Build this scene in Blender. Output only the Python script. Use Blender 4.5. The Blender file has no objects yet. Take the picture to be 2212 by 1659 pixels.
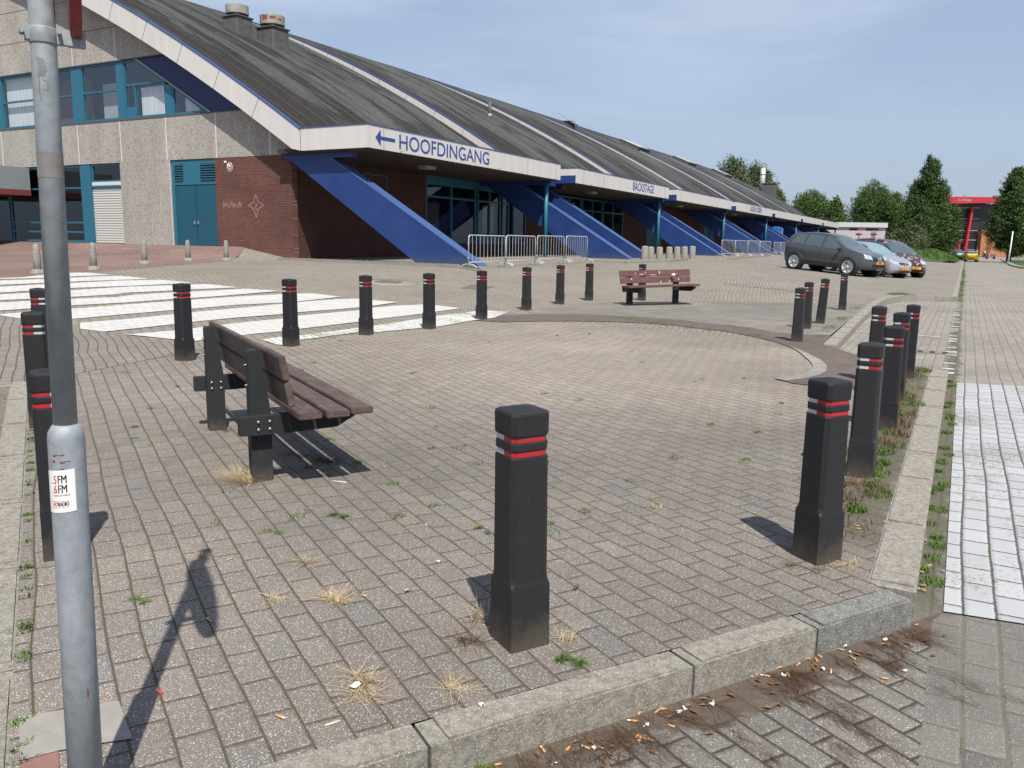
import bpy, bmesh, math, random
import numpy as np
from mathutils import Vector, Matrix
R_=math.radians
random.seed(7)
scene=bpy.context.scene
C=scene.collection

# ------------------------------------------------------------------ camera
EYE=1.42
FOC=1780.0; CX,CY=1106.0,829.5           # focal length and centre, in pixels of a 2212 px wide frame
def camdir(px,py): return Vector(((px-CX)/FOC,-(py-CY)/FOC,-1.0))
ay=camdir(2087,540).normalized()          # street axis = world +Y
ax=-camdir(-2200,474); ax=(ax-ay*ax.dot(ay)).normalized()
az=ax.cross(ay)
ROT=Matrix((ax,ay,az))                    # camera -> world
cam_data=bpy.data.cameras.new("camera"); cam=bpy.data.objects.new("camera",cam_data); C.objects.link(cam)
cam.matrix_world=Matrix.Translation((0,0,EYE))@ROT.to_4x4()
cam_data.sensor_width=36; cam_data.lens=36*FOC/2212.0
cam_data.clip_start=0.05; cam_data.clip_end=6000
scene.camera=cam
scene.view_settings.view_transform='Standard'; scene.view_settings.look='None'
scene.view_settings.exposure=0.32; scene.view_settings.gamma=1.0
scene.view_settings.use_curve_mapping=False

# ------------------------------------------------------------------ sky and sun
SUN_AZ=R_(-48); SUN_EL=R_(58)
world=bpy.data.worlds.new("World"); scene.world=world; world.use_nodes=True
wn=world.node_tree.nodes; wl=world.node_tree.links; wn.clear()
wo=wn.new('ShaderNodeOutputWorld'); bg=wn.new('ShaderNodeBackground'); wl.new(bg.outputs[0],wo.inputs[0])
sky=wn.new('ShaderNodeTexSky'); sky.sky_type='NISHITA'; sky.sun_disc=False
sky.sun_elevation=SUN_EL; sky.sun_rotation=R_(90)-SUN_AZ
sky.air_density=1.15; sky.dust_density=1.6; sky.ozone_density=2.6; sky.altitude=0
bg.inputs[1].default_value=0.095
# thin high cirrus, placed by direction in the sky
tc=wn.new('ShaderNodeTexCoord'); mp=wn.new('ShaderNodeMapping'); wl.new(tc.outputs['Generated'],mp.inputs[0])
mp.inputs['Scale'].default_value=(1.5,2.2,9.0); mp.inputs['Rotation'].default_value=(0.25,-0.12,0.5)
nz=wn.new('ShaderNodeTexNoise'); wl.new(mp.outputs[0],nz.inputs[0]); nz.inputs['Scale'].default_value=1.6; nz.inputs['Detail'].default_value=6; nz.inputs['Roughness'].default_value=0.55
nz.inputs['Distortion'].default_value=0.6
rp=wn.new('ShaderNodeMapRange'); wl.new(nz.outputs[0],rp.inputs[0]); rp.inputs[1].default_value=0.43; rp.inputs[2].default_value=0.68; rp.inputs[4].default_value=0.80
sx=wn.new('ShaderNodeSeparateXYZ'); wl.new(tc.outputs['Generated'],sx.inputs[0])
hz=wn.new('ShaderNodeMapRange'); wl.new(sx.outputs[2],hz.inputs[0]); hz.inputs[1].default_value=0.06; hz.inputs[2].default_value=0.36
mm=wn.new('ShaderNodeMath'); mm.operation='MULTIPLY'; wl.new(rp.outputs[0],mm.inputs[0]); wl.new(hz.outputs[0],mm.inputs[1])
fd=wn.new('ShaderNodeMapRange'); wl.new(sx.outputs[2],fd.inputs[0]); fd.inputs[1].default_value=0.45; fd.inputs[2].default_value=0.8; fd.inputs[3].default_value=1.0; fd.inputs[4].default_value=0.0
m2=wn.new('ShaderNodeMath'); m2.operation='MULTIPLY'; wl.new(mm.outputs[0],m2.inputs[0]); wl.new(fd.outputs[0],m2.inputs[1]); mm=m2
mx=wn.new('ShaderNodeMix'); mx.data_type='RGBA'; wl.new(mm.outputs[0],mx.inputs[0]); sb=wn.new('ShaderNodeMix'); sb.data_type='RGBA';  wl.new(sky.outputs[0],sb.inputs[6]); sb.inputs[7].default_value=(3.9,4.75,6.4,1); wl.new(sb.outputs[2],mx.inputs[6])
zf_=wn.new('ShaderNodeMapRange'); wl.new(sx.outputs[2],zf_.inputs[0]); zf_.inputs[1].default_value=0.34; zf_.inputs[2].default_value=0.75; zf_.inputs[3].default_value=0.62; zf_.inputs[4].default_value=0.0; wl.new(zf_.outputs[0],sb.inputs[0])
mx.inputs[7].default_value=(5.3,6.0,7.4,1)
tint=wn.new('ShaderNodeMix'); tint.data_type='RGBA'; tint.blend_type='MULTIPLY'; tint.inputs[0].default_value=1; wl.new(mx.outputs[2],tint.inputs[6]); tint.inputs[7].default_value=(1.0,1.0,1.0,1)
wl.new(tint.outputs[2],bg.inputs[0])
sd=bpy.data.lights.new("sun",'SUN'); sd.energy=5.0; sd.angle=R_(0.53); sd.color=(1.0,0.955,0.88)
so=bpy.data.objects.new("sun",sd); C.objects.link(so)
sv=Vector((math.cos(SUN_AZ)*math.cos(SUN_EL),math.sin(SUN_AZ)*math.cos(SUN_EL),math.sin(SUN_EL)))
so.rotation_euler=sv.to_track_quat('Z','Y').to_euler(); so.location=(20,-20,40)

# ------------------------------------------------------------------ terrain height
TX=[-60,-34,-26,-23.3,-18,-14.5,-11,-8,-4,0]
TY=[-5,5,12,20,22.7,24.3,30,37,60,170]
TZ=[[.60,.55,.50,.45,.35,.20,.12,.05,.0,.0],
    [.60,.55,.50,.45,.35,.20,.12,.06,.0,.0],
    [.70,.60,.55,.53,.46,.30,.18,.08,.0,.0],
    [.80,.75,.62,.60,.60,.55,.30,.11,.02,.0],
    [.85,.80,.70,.64,.62,.60,.38,.18,.07,.0],
    [1.12,1.12,1.10,.66,.64,.62,.42,.22,.10,.0],
    [1.12,1.12,1.10,.70,.68,.66,.56,.42,.20,.0],
    [1.12,1.12,1.10,.74,.72,.70,.66,.58,.29,.0],
    [1.12,1.12,1.10,.80,.78,.76,.70,.60,.30,.0],
    [1.12,1.12,1.10,.80,.78,.76,.70,.60,.30,.0]]
ROADZ=-0.12
def _loc(T,v):
    if v<=T[0]: return 0,0.0
    if v>=T[-1]: return len(T)-2,1.0
    for i in range(len(T)-1):
        if v<=T[i+1]: return i,(v-T[i])/(T[i+1]-T[i])
def zt(x,y):
    i,u=_loc(TX,x); j,v=_loc(TY,y)
    return (TZ[j][i]*(1-u)+TZ[j][i+1]*u)*(1-v)+(TZ[j+1][i]*(1-u)+TZ[j+1][i+1]*u)*v
def ray(px,py): return ROT@camdir(px,py)
def onz(px,py,z):
    r=ray(px,py); t=(z-EYE)/r.z; return r.x*t,r.y*t
def ong(px,py):
    z=0.3
    for _ in range(60):
        x,y=onz(px,py,z); z=z*0.5+zt(x,y)*0.5
    return x,y,zt(x,y)

# ------------------------------------------------------------------ bookkeeping
def tag(o,label=None,cat=None,group=None,kind=None):
    if label: o['label']=label
    if cat: o['category']=cat
    if group: o['group']=group
    if kind: o['kind']=kind
    return o
def empty(name,loc=(0,0,0),rz=0,label=None,cat=None,group=None):
    o=bpy.data.objects.new(name,None); C.objects.link(o); o.location=loc; o.rotation_euler=(0,0,rz); o.empty_display_size=0.2
    return tag(o,label,cat,group)
def copy_tree(o,parent=None):
    c=o.copy(); C.objects.link(c)
    if parent: c.parent=parent
    for ch in list(o.children): copy_tree(ch,c)
    return c

class MB:
    """collects shapes into one mesh"""
    def __init__(s): s.v=[]; s.f=[]; s.m=[]; s.mats=[]; s.cur=0; s.sm=[]
    def mat(s,m):
        if m not in s.mats: s.mats.append(m)
        s.cur=s.mats.index(m); return s
    def add(s,vs,fs,smooth=False):
        n=len(s.v); s.v+= [tuple(v) for v in vs]
        for f in fs: s.f.append(tuple(i+n for i in f)); s.m.append(s.cur); s.sm.append(smooth)
        return s
    def box(s,x0,x1,y0,y1,z0,z1,M=None,bev=0):
        if bev:
            bm=bmesh.new(); bmesh.ops.create_cube(bm,size=1)
            for v in bm.verts: v.co=Vector(((x0+x1)/2+v.co.x*(x1-x0),(y0+y1)/2+v.co.y*(y1-y0),(z0+z1)/2+v.co.z*(z1-z0)))
            bmesh.ops.bevel(bm,geom=bm.edges[:],offset=bev,segments=2,affect='EDGES',profile=0.5)
            return s.frombm(bm,M)
        vs=[(x,y,z) for z in(z0,z1) for y in(y0,y1) for x in(x0,x1)]
        if M is not None: vs=[M@Vector(v) for v in vs]
        return s.add(vs,[(0,2,3,1),(4,5,7,6),(0,1,5,4),(2,6,7,3),(0,4,6,2),(1,3,7,5)])
    def frombm(s,bm,M=None,smooth=False):
        bm.verts.index_update()
        vs=[(M@v.co if M is not None else v.co.copy()) for v in bm.verts]
        s.add(vs,[[v.index for v in f.verts] for f in bm.faces],smooth); bm.free(); return s
    def prism(s,poly,axis,a,b,M=None):
        """poly: 2D points; extruded along axis from a to b. axis x: poly=(y,z); y: (x,z); z: (x,y)"""
        def P(p,c): return {'x':(c,p[0],p[1]),'y':(p[0],c,p[1]),'z':(p[0],p[1],c)}[axis]
        n=len(poly); vs=[P(p,a) for p in poly]+[P(p,b) for p in poly]
        if M is not None: vs=[M@Vector(v) for v in vs]
        fs=[tuple(range(n))[::-1],tuple(range(n,2*n))]+[(i,(i+1)%n,n+(i+1)%n,n+i) for i in range(n)]
        area=sum(poly[i][0]*poly[(i+1)%n][1]-poly[(i+1)%n][0]*poly[i][1] for i in range(n))
        flip=(area<0)!=(b<a)
        if axis=='y': flip=not flip
        if flip: fs=[tuple(reversed(f)) for f in fs]
        return s.add(vs,fs)
    def tube(s,pts,r,n=10,cap=True,smooth=True):
        pts=[Vector(p) for p in pts]; rs=r if isinstance(r,(list,tuple)) else [r]*len(pts)
        vs=[];fs=[]; up=None
        for i,p in enumerate(pts):
            d=(pts[min(i+1,len(pts)-1)]-pts[max(i-1,0)]).normalized()
            if up is None or abs(up.dot(d))>0.95: up=Vector((0,0,1)) if abs(d.z)<0.9 else Vector((1,0,0))
            a=d.cross(up).normalized(); b=a.cross(d).normalized(); up=b
            for k in range(n):
                t=2*math.pi*k/n; vs.append(p+a*math.cos(t)*rs[i]+b*math.sin(t)*rs[i])
        for i in range(len(pts)-1):
            for k in range(n): fs.append((i*n+k,i*n+(k+1)%n,(i+1)*n+(k+1)%n,(i+1)*n+k))
        s.add(vs,fs,smooth)
        if cap:
            base=len(s.v)-len(vs)
            s.f.append(tuple(base+k for k in range(n))[::-1]); s.m.append(s.cur); s.sm.append(False)
            s.f.append(tuple(base+(len(pts)-1)*n+k for k in range(n))); s.m.append(s.cur); s.sm.append(False)
        return s
    def lathe(s,prof,c=(0,0,0),n=24,M=None,smooth=True):
        """prof: (r,z) list"""
        vs=[];fs=[]
        for r,z in prof:
            for k in range(n):
                t=2*math.pi*k/n; v=Vector((c[0]+r*math.cos(t),c[1]+r*math.sin(t),c[2]+z)); vs.append(M@v if M is not None else v)
        for i in range(len(prof)-1):
            for k in range(n): fs.append((i*n+k,i*n+(k+1)%n,(i+1)*n+(k+1)%n,(i+1)*n+k))
        fs.append(tuple(range(n))[::-1]); fs.append(tuple((len(prof)-1)*n+k for k in range(n)))
        return s.add(vs,fs,smooth)
    def build(s,name,m=None,parent=None,loc=None,auto=None,label=None):
        me=bpy.data.meshes.new(name); me.from_pydata(s.v,[],s.f)
        if s.mats:
            for q in s.mats: me.materials.append(q)
            me.polygons.foreach_set('material_index',s.m)
        elif m: me.materials.append(m)
        me.polygons.foreach_set('use_smooth',s.sm); me.update()
        o=bpy.data.objects.new(name,me); C.objects.link(o)
        if loc: o.location=loc
        if parent: o.parent=parent
        if label: o['label']=label
        return o

def bake_mods(o):
    dg=bpy.context.evaluated_depsgraph_get(); me=bpy.data.meshes.new_from_object(o.evaluated_get(dg)); o.modifiers.clear(); o.data=me; return o

def text_mesh(s,size,ext=0.004,align='LEFT',xs=1.0):
    cu=bpy.data.curves.new('t','FONT'); cu.body=s; cu.size=size; cu.extrude=ext; cu.align_x=align
    o=bpy.data.objects.new('t',cu); C.objects.link(o); bpy.context.view_layer.update()
    dg=bpy.context.evaluated_depsgraph_get(); me=bpy.data.meshes.new_from_object(o.evaluated_get(dg))
    bpy.data.objects.remove(o); bpy.data.curves.remove(cu)
    for v in me.vertices: v.co.x*=xs
    return me
def lettering(name,s,size,m,parent,M,ext=0.004,align='LEFT',xs=1.0):
    me=text_mesh(s,size,ext,align,xs); me.transform(M); me.materials.clear(); me.materials.append(m)
    o=bpy.data.objects.new(name,me); C.objects.link(o)
    if parent: o.parent=parent
    return o

# ------------------------------------------------------------------ materials
class NT:
    def __init__(s,name):
        s.mat=bpy.data.materials.new(name); s.mat.use_nodes=True; s.t=s.mat.node_tree; s.n=s.t.nodes; s.l=s.t.links
        s.b=s.n['Principled BSDF']; s.pos=None
    def L(s,a,b): s.l.new(a,b)
    def P(s):
        if not s.pos: s.pos=s.n.new('ShaderNodeNewGeometry').outputs['Position']
        return s.pos
    def O(s): return s.n.new('ShaderNodeTexCoord').outputs['Object']
    def M(s,op,a,b=None,c=None,clamp=False):
        m=s.n.new('ShaderNodeMath'); m.operation=op; m.use_clamp=clamp
        for i,v in enumerate((a,b,c)):
            if v is None: continue
            if isinstance(v,(int,float)): m.inputs[i].default_value=v
            else: s.L(v,m.inputs[i])
        return m.outputs[0]
    def map(s,vec,scale=(1,1,1),rot=(0,0,0),loc=(0,0,0)):
        m=s.n.new('ShaderNodeMapping'); s.L(vec,m.inputs[0]); m.inputs['Scale'].default_value=scale; m.inputs['Rotation'].default_value=rot; m.inputs['Location'].default_value=loc
        return m.outputs[0]
    def noise(s,vec,scale,detail=4,rough=0.55,dist=0,out=0):
        m=s.n.new('ShaderNodeTexNoise'); s.L(vec,m.inputs[0]); m.inputs['Scale'].default_value=scale; m.inputs['Detail'].default_value=detail; m.inputs['Roughness'].default_value=rough; m.inputs['Distortion'].default_value=dist
        return m.outputs[out]
    def voro(s,vec,scale,out='Distance',feat='F1'):
        m=s.n.new('ShaderNodeTexVoronoi'); m.feature=feat; s.L(vec,m.inputs[0]); m.inputs['Scale'].default_value=scale
        return m.outputs[out]
    def rng(s,v,a,b,c=0.0,d=1.0,smooth=False):
        m=s.n.new('ShaderNodeMapRange'); s.L(v,m.inputs[0]); m.inputs[1].default_value=a; m.inputs[2].default_value=b; m.inputs[3].default_value=c; m.inputs[4].default_value=d
        if smooth: m.interpolation_type='SMOOTHSTEP'
        return m.outputs[0]
    def mix(s,f,a,b,mode='MIX'):
        m=s.n.new('ShaderNodeMix'); m.data_type='RGBA'; m.blend_type=mode
        for i,v in ((0,f),(6,a),(7,b)):
            if isinstance(v,(int,float)): m.inputs[i].default_value=v
            elif isinstance(v,tuple): m.inputs[i].default_value=(v[0],v[1],v[2],1)
            else: s.L(v,m.inputs[i])
        return m.outputs[2]
    def xyz(s,v):
        m=s.n.new('ShaderNodeSeparateXYZ'); s.L(v,m.inputs[0]); return m.outputs
    def comb(s,x,y,z=0.0):
        m=s.n.new('ShaderNodeCombineXYZ')
        for i,v in enumerate((x,y,z)):
            if isinstance(v,(int,float)): m.inputs[i].default_value=v
            else: s.L(v,m.inputs[i])
        return m.outputs[0]
    def white(s,v,out=0):
        m=s.n.new('ShaderNodeTexWhiteNoise'); m.noise_dimensions='3D'; s.L(v,m.inputs[0]); return m.outputs[out]
    def bump(s,h,strength=0.5,dist=0.01,normal=None):
        m=s.n.new('ShaderNodeBump'); s.L(h,m.inputs['Height']); m.inputs['Strength'].default_value=strength; m.inputs['Distance'].default_value=dist
        if normal is not None: s.L(normal,m.inputs['Normal'])
        s.L(m.outputs[0],s.b.inputs['Normal']); return m.outputs[0]
    def col(s,v):
        if isinstance(v,tuple): s.b.inputs['Base Color'].default_value=(*v,1)
        else: s.L(v,s.b.inputs['Base Color'])
        return s
    def set(s,rough=None,metal=None,spec=None,coat=None):
        if rough is not None:
            if isinstance(rough,(int,float)): s.b.inputs['Roughness'].default_value=rough
            else: s.L(rough,s.b.inputs['Roughness'])
        if metal is not None: s.b.inputs['Metallic'].default_value=metal
        if spec is not None: s.b.inputs['Specular IOR Level'].default_value=spec
        if coat is not None: s.b.inputs['Coat Weight'].default_value=coat; s.b.inputs['Coat Roughness'].default_value=0.04
        return s
    def bricks(s,w,h,rot,joint=0.006,warp=0.012,vec=None,off=0.5):
        """stretcher bond in the ground plane: returns joint mask (1=joint), pillow height, per-brick colour, per-brick value, brick vector"""
        v=vec if vec is not None else s.map(s.P(),rot=(0,0,-rot))
        if warp:
            nz=s.n.new('ShaderNodeTexNoise'); s.L(v,nz.inputs[0]); nz.inputs['Scale'].default_value=0.9; nz.inputs['Detail'].default_value=3
            sb=s.n.new('ShaderNodeVectorMath'); sb.operation='SUBTRACT'; s.L(nz.outputs[1],sb.inputs[0]); sb.inputs[1].default_value=(.5,.5,.5)
            sc=s.n.new('ShaderNodeVectorMath'); sc.operation='SCALE'; s.L(sb.outputs[0],sc.inputs[0]); sc.inputs['Scale'].default_value=warp*6
            ad=s.n.new('ShaderNodeVectorMath'); ad.operation='ADD'; s.L(v,ad.inputs[0]); s.L(sc.outputs[0],ad.inputs[1]); v=ad.outputs[0]
        x,y,_=s.xyz(v)
        ry=s.M('DIVIDE',y,h); row=s.M('FLOOR',ry); fy=s.M('SUBTRACT',ry,row)
        sh=s.M('MULTIPLY',s.M('MODULO',s.M('ABSOLUTE',row),2.0),off)
        jit=s.M('MULTIPLY',s.white(s.comb(row,3.7,1.0)),0.08)
        rx=s.M('ADD',s.M('ADD',s.M('DIVIDE',x,w),sh),jit); colm=s.M('FLOOR',rx); fx=s.M('SUBTRACT',rx,colm)
        ex=s.M('MULTIPLY',s.M('MINIMUM',fx,s.M('SUBTRACT',1.0,fx)),w)
        ey=s.M('MULTIPLY',s.M('MINIMUM',fy,s.M('SUBTRACT',1.0,fy)),h)
        e=s.M('MINIMUM',ex,ey)
        ragged=s.M('ADD',e,s.M('MULTIPLY',s.M('SUBTRACT',s.noise(v,60,3,0.7),0.5),joint*1.6))
        mask=s.rng(ragged,joint*0.45,joint*0.95,1.0,0.0)
        height=s.rng(e,joint*0.3,joint*2.3,0.0,1.0,True)
        idv=s.comb(colm,row,0.5)
        return mask,height,s.white(idv,1),s.white(idv,0),v

def simple(name,col,rough=0.6,metal=0,spec=None,coat=None,var=0.0,scale=5.0,bump=0.0,bscale=60,bdist=0.003):
    m=NT(name); m.set(rough,metal,spec,coat)
    if var:
        n=m.noise(m.O(),scale,5,0.6); f=m.rng(n,0.3,0.7,1-var,1+var)
        cc=m.n.new('ShaderNodeVectorMath'); cc.operation='SCALE'; cc.inputs[0].default_value=col; m.L(f,cc.inputs['Scale']); m.L(cc.outputs[0],m.b.inputs['Base Color'])
    else: m.col(col)
    if bump: m.bump(m.noise(m.O(),bscale,4,0.6),bump,bdist)
    return m.mat
MAT={}

def paving(name,w,h,rot,c1,c2,c3,joint_col,moss=0.35,speck=0.5,joint=0.006,warp=0.012,extra=None,dirtlines=(),paint=None,big=(0.75,1.15),bump=0.8,bigscale=0.35):
    m=NT(name); mask,height,rc,rv,v=m.bricks(w,h,rot,joint,warp)
    r,g,b=m.xyz(rc)
    base=m.mix(m.rng(r,0.0,1.0),c1,c2); base=m.mix(m.rng(g,0.84,0.98,0,1),base,c3)
    base=m.mix(m.rng(b,0,1,0.0,1.0),m.mix(1.0,base,(0.86,0.86,0.87),'MULTIPLY'),base)
    # exposed grit
    vp=m.P()
    cell=m.n.new('ShaderNodeTexVoronoi'); m.L(vp,cell.inputs[0]); cell.inputs['Scale'].default_value=225
    cr,cg,cb=m.xyz(cell.outputs['Color'])
    size=m.rng(cr,0,1,0.12,0.50)
    stone=m.M('MULTIPLY',m.M('LESS_THAN',cell.outputs['Distance'],size),m.M('GREATER_THAN',cg,1.0-speck))
    base=m.mix(m.M('MULTIPLY',stone,m.rng(cb,0,1,0.25,0.95)),base,m.mix(cb,(0.42,0.37,0.30),(0.66,0.63,0.58)))
    c2_=m.n.new('ShaderNodeTexVoronoi'); m.L(vp,c2_.inputs[0]); c2_.inputs['Scale'].default_value=430; r2,g2,b2=m.xyz(c2_.outputs['Color'])
    st2=m.M('MULTIPLY',m.M('LESS_THAN',c2_.outputs['Distance'],m.rng(r2,0,1,.15,.5)),m.M('GREATER_THAN',g2,1.0-speck*.8))
    base=m.mix(m.M('MULTIPLY',st2,m.rng(b2,0,1,0.2,0.8)),base,m.mix(b2,(0.40,0.33,0.26),(0.60,0.56,0.50)))
    fine=m.noise(vp,420,2,0.7); base=m.mix(1.0,base,m.mix(m.rng(fine,0.3,0.7),(0.62,0.62,0.62),(1.25,1.25,1.25)),'MULTIPLY')
    # dirt in broad patches
    bgn=m.noise(vp,bigscale,5,0.6); base=m.mix(1.0,base,m.mix(m.rng(bgn,0.32,0.68),(big[0],)*3,(big[1],)*3),'MULTIPLY')
    mid=m.noise(vp,2.3,4,0.65); base=m.mix(m.rng(mid,0.52,0.75,0,0.35),base,(0.13,0.12,0.105))
    gm=m.n.new('ShaderNodeTexVoronoi'); m.L(vp,gm.inputs[0]); gm.inputs['Scale'].default_value=2.6; gr_,gg_,gb_=m.xyz(gm.outputs['Color'])
    gum=m.M('LESS_THAN',m.M('ADD',gm.outputs['Distance'],m.M('MULTIPLY',m.noise(vp,45,3,.7),0.03)),m.rng(gr_,0,1,0.015,0.065))
    base=m.mix(m.M('MULTIPLY',gum,m.rng(gg_,0.3,1,0,0.55)),base,m.mix(m.M('GREATER_THAN',gb_,0.55),(0.085,0.08,0.075),(0.30,0.29,0.27)))
    oil=m.rng(m.noise(vp,0.75,5,0.7),0.64,0.74,0,0.38); base=m.mix(oil,base,(0.075,0.068,0.060))
    if extra: base=extra(m,base,v)
    if paint:
        wear=m.noise(vp,35,5,0.75); wb=m.noise(vp,1.1,3,0.6)
        th=m.M('ADD',m.M('MULTIPLY',m.M('SUBTRACT',wear,0.5),1.0),m.M('MULTIPLY',m.M('SUBTRACT',wb,0.5),0.9))
        pf=m.rng(th,paint[1],paint[1]+0.16,1.0,0.0); pf=m.M('MULTIPLY',pf,m.rng(stone,0,1,1,0.8))
        base=m.mix(pf,base,m.mix(m.rng(rv,0,1),paint[0],tuple(x*0.86 for x in paint[0])))
    jn=m.noise(vp,1.7,4,0.7); jc=m.mix(m.rng(jn,0.5,0.62,0,1),joint_col,(0.055,0.085,0.022))
    jc=m.mix(m.rng(m.noise(vp,2.9,2,0.5),0.45,0.7,0,1.0 if moss>0 else 0),joint_col,jc) if moss else joint_col
    jm=mask
    if moss: # moss swelling over the joints in places
        e2=m.rng(height,0.25,0.75,1,0); sw=m.rng(m.noise(vp,3.1,5,0.75),0.60,0.68,0,1); jm=m.M('MAXIMUM',mask,m.M('MULTIPLY',m.M('MULTIPLY',e2,sw),moss))
    colr=m.mix(jm,base,jc)
    for (nx,ny,d0,d1,colour,amt) in dirtlines:  # soil gathered along a line
        x,y,z=m.xyz(vp); d=m.M('ADD',m.M('MULTIPLY',x,nx),m.M('MULTIPLY',y,ny))
        wob=m.M('MULTIPLY',m.M('SUBTRACT',m.noise(vp,5.0,5,0.7),0.5),0.35)
        dd=m.M('ADD',d,wob); c=(d0+d1)/2; hw=(d1-d0)/2
        f=m.rng(m.M('ABSOLUTE',m.M('SUBTRACT',dd,c)),hw*0.6,hw*1.15,amt,0.0,True)
        if name=='road_pavers': f=m.M('MULTIPLY',f,m.rng(y,3.6,4.0,0.0,1.0,True))
        if name=='island_pavers': f=m.M('MULTIPLY',f,m.rng(y,3.95,4.35,0.0,1.0,True))
        soil=m.mix(m.noise(vp,40,5,0.7),tuple(q*0.6 for q in colour),tuple(q*1.5 for q in colour))
        colr=m.mix(f,colr,soil)
    m.col(colr); m.set(0.88,spec=0.25)
    hh=m.M('ADD',height,m.M('MULTIPLY',m.noise(vp,220,4,0.7),0.30)); hh=m.M('ADD',hh,m.M('MULTIPLY',rv,0.5))
    m.bump(hh,bump,0.005)
    return m.mat

A32=R_(-32)
FR=(0.537,0.843)             # along the front kerb
def road_extra(m,base,v):
    vp=m.P(); x,y,z=m.xyz(vp); d=m.M('ADD',y,m.M('MULTIPLY',m.M('SUBTRACT',m.noise(vp,0.6,4,0.6),0.5),5.0))
    return m.mix(m.rng(d,3.0,13.0,1.0,0.0,True),m.mix(1.0,base,(1.12,1.11,1.08),'MULTIPLY'),m.mix(1.0,base,(0.70,0.71,0.72),'MULTIPLY'))
def island_extra(m,base,v):
    vp=m.P(); x,y,z=m.xyz(vp)
    # cleaner, paler paving around the circle, darker and greyer near the benches
    dx=m.M('SUBTRACT',x,-4.3); dy=m.M('SUBTRACT',y,11.0); d=m.M('SQRT',m.M('ADD',m.M('MULTIPLY',dx,dx),m.M('MULTIPLY',dy,dy)))
    d=m.M('ADD',d,m.M('MULTIPLY',m.M('SUBTRACT',m.noise(vp,0.9,4,0.6),0.5),2.6))
    return m.mix(m.rng(d,3.2,6.2,1.0,0.0,True),base,m.mix(1.0,base,(1.36,1.33,1.27),'MULTIPLY'))
ISL=((0.180,0.154,0.132),(0.158,0.138,0.121),(0.150,0.143,0.133))
MAT['island']=paving('island_pavers',0.213,0.116,A32,*ISL,(0.082,0.066,0.048),moss=0.75,speck=0.72,joint=0.0060,warp=0.008,extra=island_extra,
    dirtlines=[(1,0,-0.55,-0.20,(0.075,0.070,0.045),0.75)])
MAT['plaza']=paving('plaza_pavers',0.21,0.105,R_(12),(0.305,0.268,0.226),(0.270,0.238,0.200),(0.25,0.230,0.20),(0.060,0.056,0.030),moss=0.9,speck=0.35,joint=0.015,warp=0.03,big=(0.88,1.08))
MAT['plaza_cross']=paving('plaza_pavers_angled',0.21,0.105,R_(-32),(0.235,0.205,0.175),(0.20,0.178,0.152),(0.18,0.168,0.15),(0.075,0.06,0.042),moss=0.7,speck=0.35,joint=0.008,warp=0.02,big=(0.85,1.08))
MAT['carpark']=paving('carpark_pavers',0.105,0.21,R_(0),(0.300,0.270,0.235),(0.27,0.244,0.212),(0.24,0.226,0.204),(0.065,0.058,0.040),moss=0.5,speck=0.35,joint=0.014,warp=0.02,big=(0.85,1.08))
MAT['red_pavers']=paving('red_pavers',0.21,0.105,R_(8),(0.235,0.150,0.130),(0.205,0.13,0.115),(0.22,0.17,0.145),(0.10,0.07,0.06),moss=0.2,speck=0.2)
MAT['road']=paving('road_pavers',0.212,0.128,R_(90),(0.250,0.232,0.204),(0.222,0.207,0.184),(0.195,0.187,0.172),(0.145,0.128,0.100),moss=0.5,speck=0.5,joint=0.0065,warp=0.008,big=(0.82,1.08),extra=road_extra,
    dirtlines=[(1,0,-0.10,0.075,(0.085,0.08,0.055),0.85)])
MAT['road_angled']=paving('road_pavers_angled',0.21,0.105,A32,(0.190,0.175,0.155),(0.165,0.153,0.138),(0.145,0.14,0.13),(0.055,0.046,0.034),moss=0.3,speck=0.38,joint=0.0085,warp=0.01,big=(0.85,1.1),
    dirtlines=[(0.843,-0.537,-2.06,-1.83,(0.075,0.055,0.038),0.8)])
MAT['white_road']=paving('white_road_paint',0.212,0.128,R_(90),(0.24,0.22,0.20),(0.2,0.19,0.17),(0.16,0.16,0.15),(0.085,0.08,0.085),moss=0.1,speck=0.3,joint=0.009,warp=0.006,paint=((0.39,0.40,0.405),0.04))
MAT['white_stripe']=paving('white_stripe_paint',0.21,0.105,R_(12),(0.34,0.30,0.26),(0.30,0.26,0.22),(0.24,0.23,0.21),(0.24,0.22,0.18),moss=0.25,speck=0.3,joint=0.006,warp=0.03,paint=((0.53,0.52,0.50),0.16))
MAT['white_worn']=paving('worn_white_paint',0.21,0.105,R_(-32),(0.27,0.25,0.22),(0.24,0.22,0.19),(0.2,0.19,0.17),(0.06,0.06,0.03),moss=0.8,speck=0.3,joint=0.007,warp=0.02,paint=((0.60,0.59,0.56),0.02))
MAT['purple']=paving('purple_clinkers',0.20,0.065,R_(58),(0.150,0.115,0.105),(0.125,0.098,0.095),(0.18,0.135,0.105),(0.10,0.085,0.065),moss=0.35,speck=0.05,joint=0.008,warp=0.05,big=(0.85,1.15))
MAT['slabs']=paving('concrete_slabs',0.40,0.40,R_(-32),(0.215,0.197,0.172),(0.190,0.177,0.156),(0.23,0.21,0.18),(0.09,0.085,0.065),moss=0.25,speck=0.12,joint=0.010,warp=0.01,big=(0.8,1.15))
MAT['rim']=paving('pale_edging',0.5,0.12,R_(58),(0.30,0.28,0.245),(0.27,0.255,0.22),(0.25,0.24,0.21),(0.12,0.11,0.08),moss=0.15,speck=0.3,joint=0.006,warp=0)

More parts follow.
